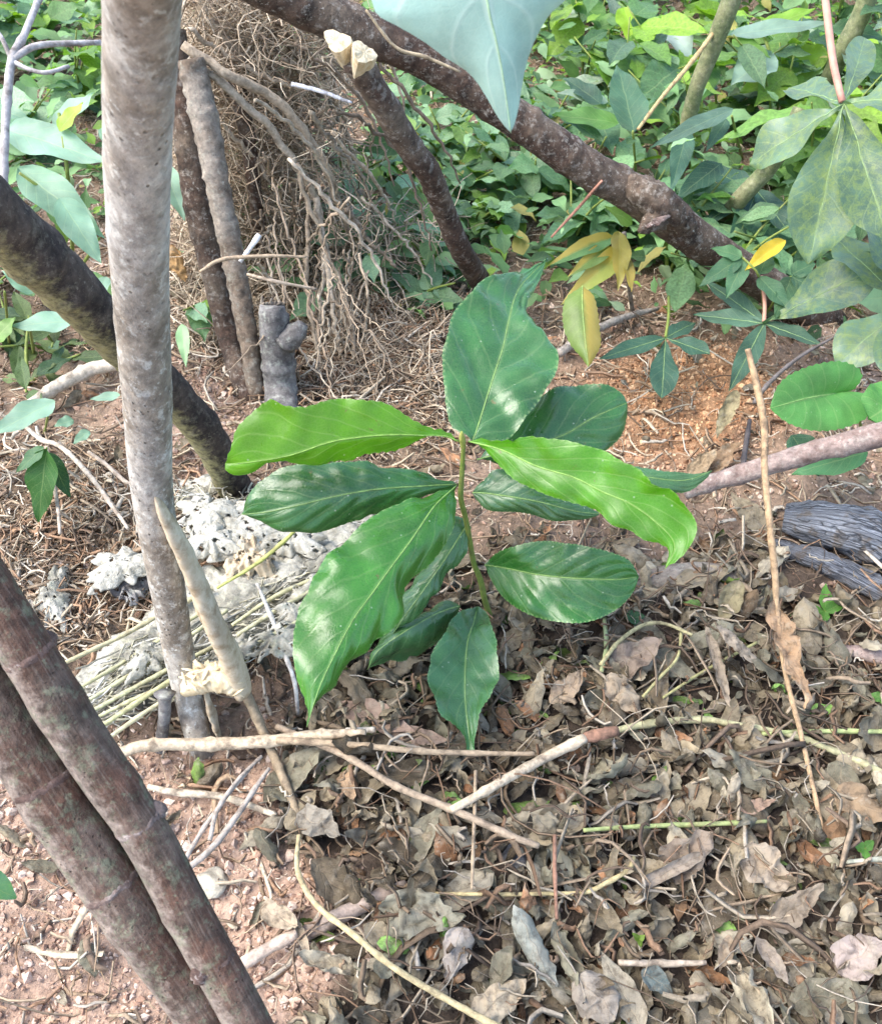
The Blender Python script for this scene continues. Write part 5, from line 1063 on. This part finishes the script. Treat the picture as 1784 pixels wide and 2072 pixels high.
# shared dead leaf blades
DT_ = []
for i in range(16):
    r_ = np.random.default_rng(200 + i)
    V, Fq, uv = blade(1, r_.uniform(.34, .62), ['ovate', 'ovate', 'lance', 'obov'][i % 4], r_.uniform(0, .4), 0, 20, 13, r_.uniform(.03, .075), r_.uniform(.15, 2.0) * (.35 if i % 4 == 0 else 1), r_.uniform(.5, 2.8) * (.3 if i % 4 == 0 else 1), i * 3, .8, r_.uniform(.05, .28))
    V = V - V.mean(0); DT_.append((V, Fq, uv))
DTM = [mk_mesh('dead_leaf', V, Fq, M['dry'], uv) for V, Fq, uv in DT_]
FORM = ['curled', 'crumpled', 'narrow', 'folded']; CNAME = ['brown', 'tan', 'dark brown', 'pale grey', 'grey']
MARK = [((1180, 1494), 'near the knobbly brown twig'), ((962, 1680), 'near the upright thin brown stem'), ((1360, 1760), 'near the rolled tube leaf'), ((850, 1850), 'near the crumpled grey green leaf'), ((1080, 1910), 'near the narrow grey green leaf'),
        ((1560, 1760), 'near the folded triangular leaf'), ((1650, 1600), 'near the lower dry stalk'), ((1480, 1220), 'near the olive folded leaf'), ((1280, 1340), 'near the forked yellow stem'), ((1660, 1220), 'near the bright seedling'), ((950, 1400), 'under the lowest sapling leaf'),
        ((640, 1690), 'near the bent grey brown twig'), ((760, 1500), 'near the long thin brown stick'), ((1200, 2000), 'near the cupped grey leaf'), ((1740, 1930), 'near the pale pinkish corner leaf'), ((1500, 1930), 'near the slender brown leaf'), ((1720, 1400), 'near the reddish rotten stick'),
        ((1400, 1000), 'near the pinkish branch tip'), ((1000, 1180), 'near the sapling stem foot')]
lr = np.random.default_rng(301)
def litter_points(n, thr=.35, box=((-.75, 1.0), (.05, 1.15))):
    out = []
    while len(out) < n:
        x = lr.uniform(*box[0], 4000); y = lr.uniform(*box[1], 4000); l = field_masks(x, y)[0]
        qx, qy = proj(np.stack([x, y, gh(x, y)], -1)); l = np.where((qx > 1570) & (qy > 1030) & (qy < 1200 + .25 * (qx - 1570)), 0, l)
        k = lr.random(4000) < np.maximum(l, .035) ; out += list(zip(x[k], y[k]))
    return np.array(out[:n])
def leaf_pose():
    a = lr.uniform(0, 6.28); tl = np.array([lr.normal(0, .32), lr.normal(0, .32), 1.0 if lr.random() < .6 else -1.0])
    return basis([math.cos(a), math.sin(a), lr.normal(0, .22)], tl)
# the ones that show largest: individuals
cnt = 0
while cnt < 270:
    x, y = litter_points(1)[0]
    pxx, pyy = proj(np.array([x, y, gh(x, y)]))
    if not (480 < pxx < 1850 and 1000 < pyy < 2110): continue
    ti = lr.integers(16); s = lr.choice([lr.uniform(.028, .046), lr.uniform(.042, .07)]); B = leaf_pose(); ci = lr.integers(5)
    if 840 < pxx < 1030 and 1230 < pyy < 1560: s = min(s, .04)
    Vw = DT_[ti][0] @ B.T * s
    Vw = DT_[ti][0] @ B.T * s
    z = gh(x, y) - Vw[:, 2].min() * .6 + lr.uniform(.002, .014)
    o = put('dead_leaf', DTM[ti], color=np.array(LT[ci]) * lr.uniform(.7, 1.3)); set_matrix(o, B, (x, y, z), s)
    mk_ = min(MARK, key=lambda m_: (m_[0][0] - pxx) ** 2 + (m_[0][1] - pyy) ** 2); dx_, dy_ = pxx - mk_[0][0], pyy - mk_[0][1]
    mk_ = ('just beyond' if dy_ < -abs(dx_) else 'in front of' if dy_ > abs(dx_) else 'beside' if dx_ < 0 else 'past') + ' ' + mk_[1].split(' ', 1)[1]
    tag(o, f'{"small" if s < .038 else "medium" if s < .054 else "large"} {FORM[ti % 4]} {CNAME[ci]} dead leaf {mk_}', 'dead leaf', 'dead leaves of the litter'); cnt += 1
# everything underneath: litter that nobody could count
NL = 5000
pts = litter_points(NL); Vs, Fs, Us, Cs = [], [], [], []; off = 0
for (x, y) in pts:
    ti = lr.integers(16); s = lr.uniform(.008, .042); B = leaf_pose(); V = DT_[ti][0] @ B.T * s
    V = V + np.array([x, y, float(gh(x, y)) - V[:, 2].min() * .6 - .001 + lr.uniform(0, .008)])
    Vs.append(V); Fs.append(DT_[ti][1] + off); Us.append(DT_[ti][2]); off += len(V)
    Cs.append(np.tile(np.array(LT[lr.integers(5)]) * lr.uniform(.4, 1.25) * (np.array([1.35, .85, .65]) if lr.random() < .09 else np.array([.75, 1.5, .5]) if lr.random() < .05 else 1), (len(V), 1)))
o = put('leaf_litter', mk_mesh('leaf_litter', np.vstack(Vs), np.vstack(Fs), M['dry_v'], np.vstack(Us), np.vstack(Cs))); o['kind'] = 'stuff'
o['label'] = 'deep layer of broken brown dead leaves'; o['category'] = 'leaf litter'

# ------------------------------------------------------------------ straw, rootlets and soil crumbs (uncountable)
def scatter(n, fn, box=((-1.35, 1.35), (.02, 2.7)), batch=60000):
    out = []
    tot = 0
    while tot < n:
        x = lr.uniform(*box[0], batch); y = lr.uniform(*box[1], batch); k = lr.random(batch) < fn(x, y); out.append(np.stack([x[k], y[k]], 1)); tot += k.sum()
    return np.vstack(out)[:n]
def strawfn(x, y):
    l, s_, so_, o_ = field_masks(x, y)
    return np.clip(.16 + 1.0 * s_ + .06 * l - .02 * so_ - .03 * o_, .03, 1)
N = 33000; K = 6; p = scatter(N, strawfn, ((-1.1, 1.15), (.02, 2.6)))
a = lr.uniform(0, 6.28, N); el = np.abs(lr.normal(0, .16, N)); ln = lr.gamma(2.2, .013, N).clip(.008, .11)
d = np.stack([np.cos(a) * np.cos(el), np.sin(a) * np.cos(el), np.sin(el) * lr.choice([-1, 1], N)], 1)
tt = np.linspace(-.5, .5, K)[None, :, None]
Pn = np.concatenate([p, np.zeros((N, 1))], 1)[:, None] + d[:, None] * ln[:, None, None] * tt + lr.normal(size=(N, 1, 3)) * (ln[:, None, None] * .8) * (tt ** 2 - .1) + lr.normal(size=(N, K, 3)) * .0009
zz = gh(Pn[..., 0], Pn[..., 1]); Pn[..., 2] += zz.mean(1)[:, None] + lr.uniform(.001, .012, N)[:, None] * (1 + field_masks(p[:, 0], p[:, 1])[0] * 1.5)[:, None]; Pn[..., 2] = np.maximum(Pn[..., 2], zz + .0008)
rr = lr.gamma(3, .00036, N).clip(.0004, .003)[:, None] * np.array([.8, 1, 1, 1, .9, .6])[None]
V, F = batch_tubes(Pn, rr, 3)
sc = np.array([(.40, .30, .20), (.50, .41, .29), (.29, .205, .13), (.58, .50, .39), (.20, .14, .095), (.33, .205, .125)])
cc = sc[lr.integers(6, size=N)] * lr.uniform(.6, 1.15, N)[:, None] * (1 - .35 * field_masks(p[:, 0], p[:, 1])[0])[:, None]
o = put('straw_litter', mk_mesh('straw_litter', V, F, M['stalk_v'], col=np.repeat(cc, K * 3, 0))); o['kind'] = 'stuff'
o['label'] = 'scattered dry straw and rootlets on the earth'; o['category'] = 'straw'

ico_v = []; gphi = (1 + 5 ** .5) / 2
ico_v = np.array([(-1, gphi, 0), (1, gphi, 0), (-1, -gphi, 0), (1, -gphi, 0), (0, -1, gphi), (0, 1, gphi), (0, -1, -gphi), (0, 1, -gphi), (gphi, 0, -1), (gphi, 0, 1), (-gphi, 0, -1), (-gphi, 0, 1)]) / 1.9
ico_f = np.array([(0, 11, 5), (0, 5, 1), (0, 1, 7), (0, 7, 10), (0, 10, 11), (1, 5, 9), (5, 11, 4), (11, 10, 2), (10, 7, 6), (7, 1, 8), (3, 9, 4), (3, 4, 2), (3, 2, 6), (3, 6, 8), (3, 8, 9), (4, 9, 5), (2, 4, 11), (6, 2, 10), (8, 6, 7), (9, 8, 1)])
def crumbfn(x, y):
    l, s_, so_, o_ = field_masks(x, y)
    return np.clip(.22 + .8 * so_ + .8 * o_ - .15 * l - .05 * s_, .04, 1)
N = 105000; p = scatter(N, crumbfn, ((-.95, 1.0), (.05, 2.0)))
sz = lr.gamma(1.6, .00066, N).clip(.0005, .0042)
jit = 1 + lr.normal(0, .30, (N, 12, 1)).clip(-.6, .8); ax = lr.uniform(.65, 1.25, (N, 1, 3))
V = ico_v[None] * jit * ax * sz[:, None, None]
z = gh(p[:, 0], p[:, 1]) + sz * .35
V = V + np.concatenate([p, z[:, None]], 1)[:, None]
F = (ico_f[None] + (np.arange(N) * 12)[:, None, None]).reshape(-1, 3)
l_, s_, so_, o_ = field_masks(p[:, 0], p[:, 1])
gc = np.array([(.47, .33, .25), (.53, .395, .305), (.40, .26, .185), (.56, .44, .35), (.32, .20, .14)])
cc = gc[lr.integers(5, size=N)] * lr.uniform(.7, 1.25, N)[:, None]; cc = cc * (1 - o_[:, None]) + o_[:, None] * cc * np.array([1.05, .85, .6]); cc *= (1 - .45 * l_)[:, None]
o = put('soil_crumbs', mk_mesh('soil_crumbs', V.reshape(-1, 3), F, M['grain_v'], col=np.repeat(cc, 12, 0), smooth=False)); o['kind'] = 'stuff'
o['label'] = 'loose reddish crumbs of earth'; o['category'] = 'soil'
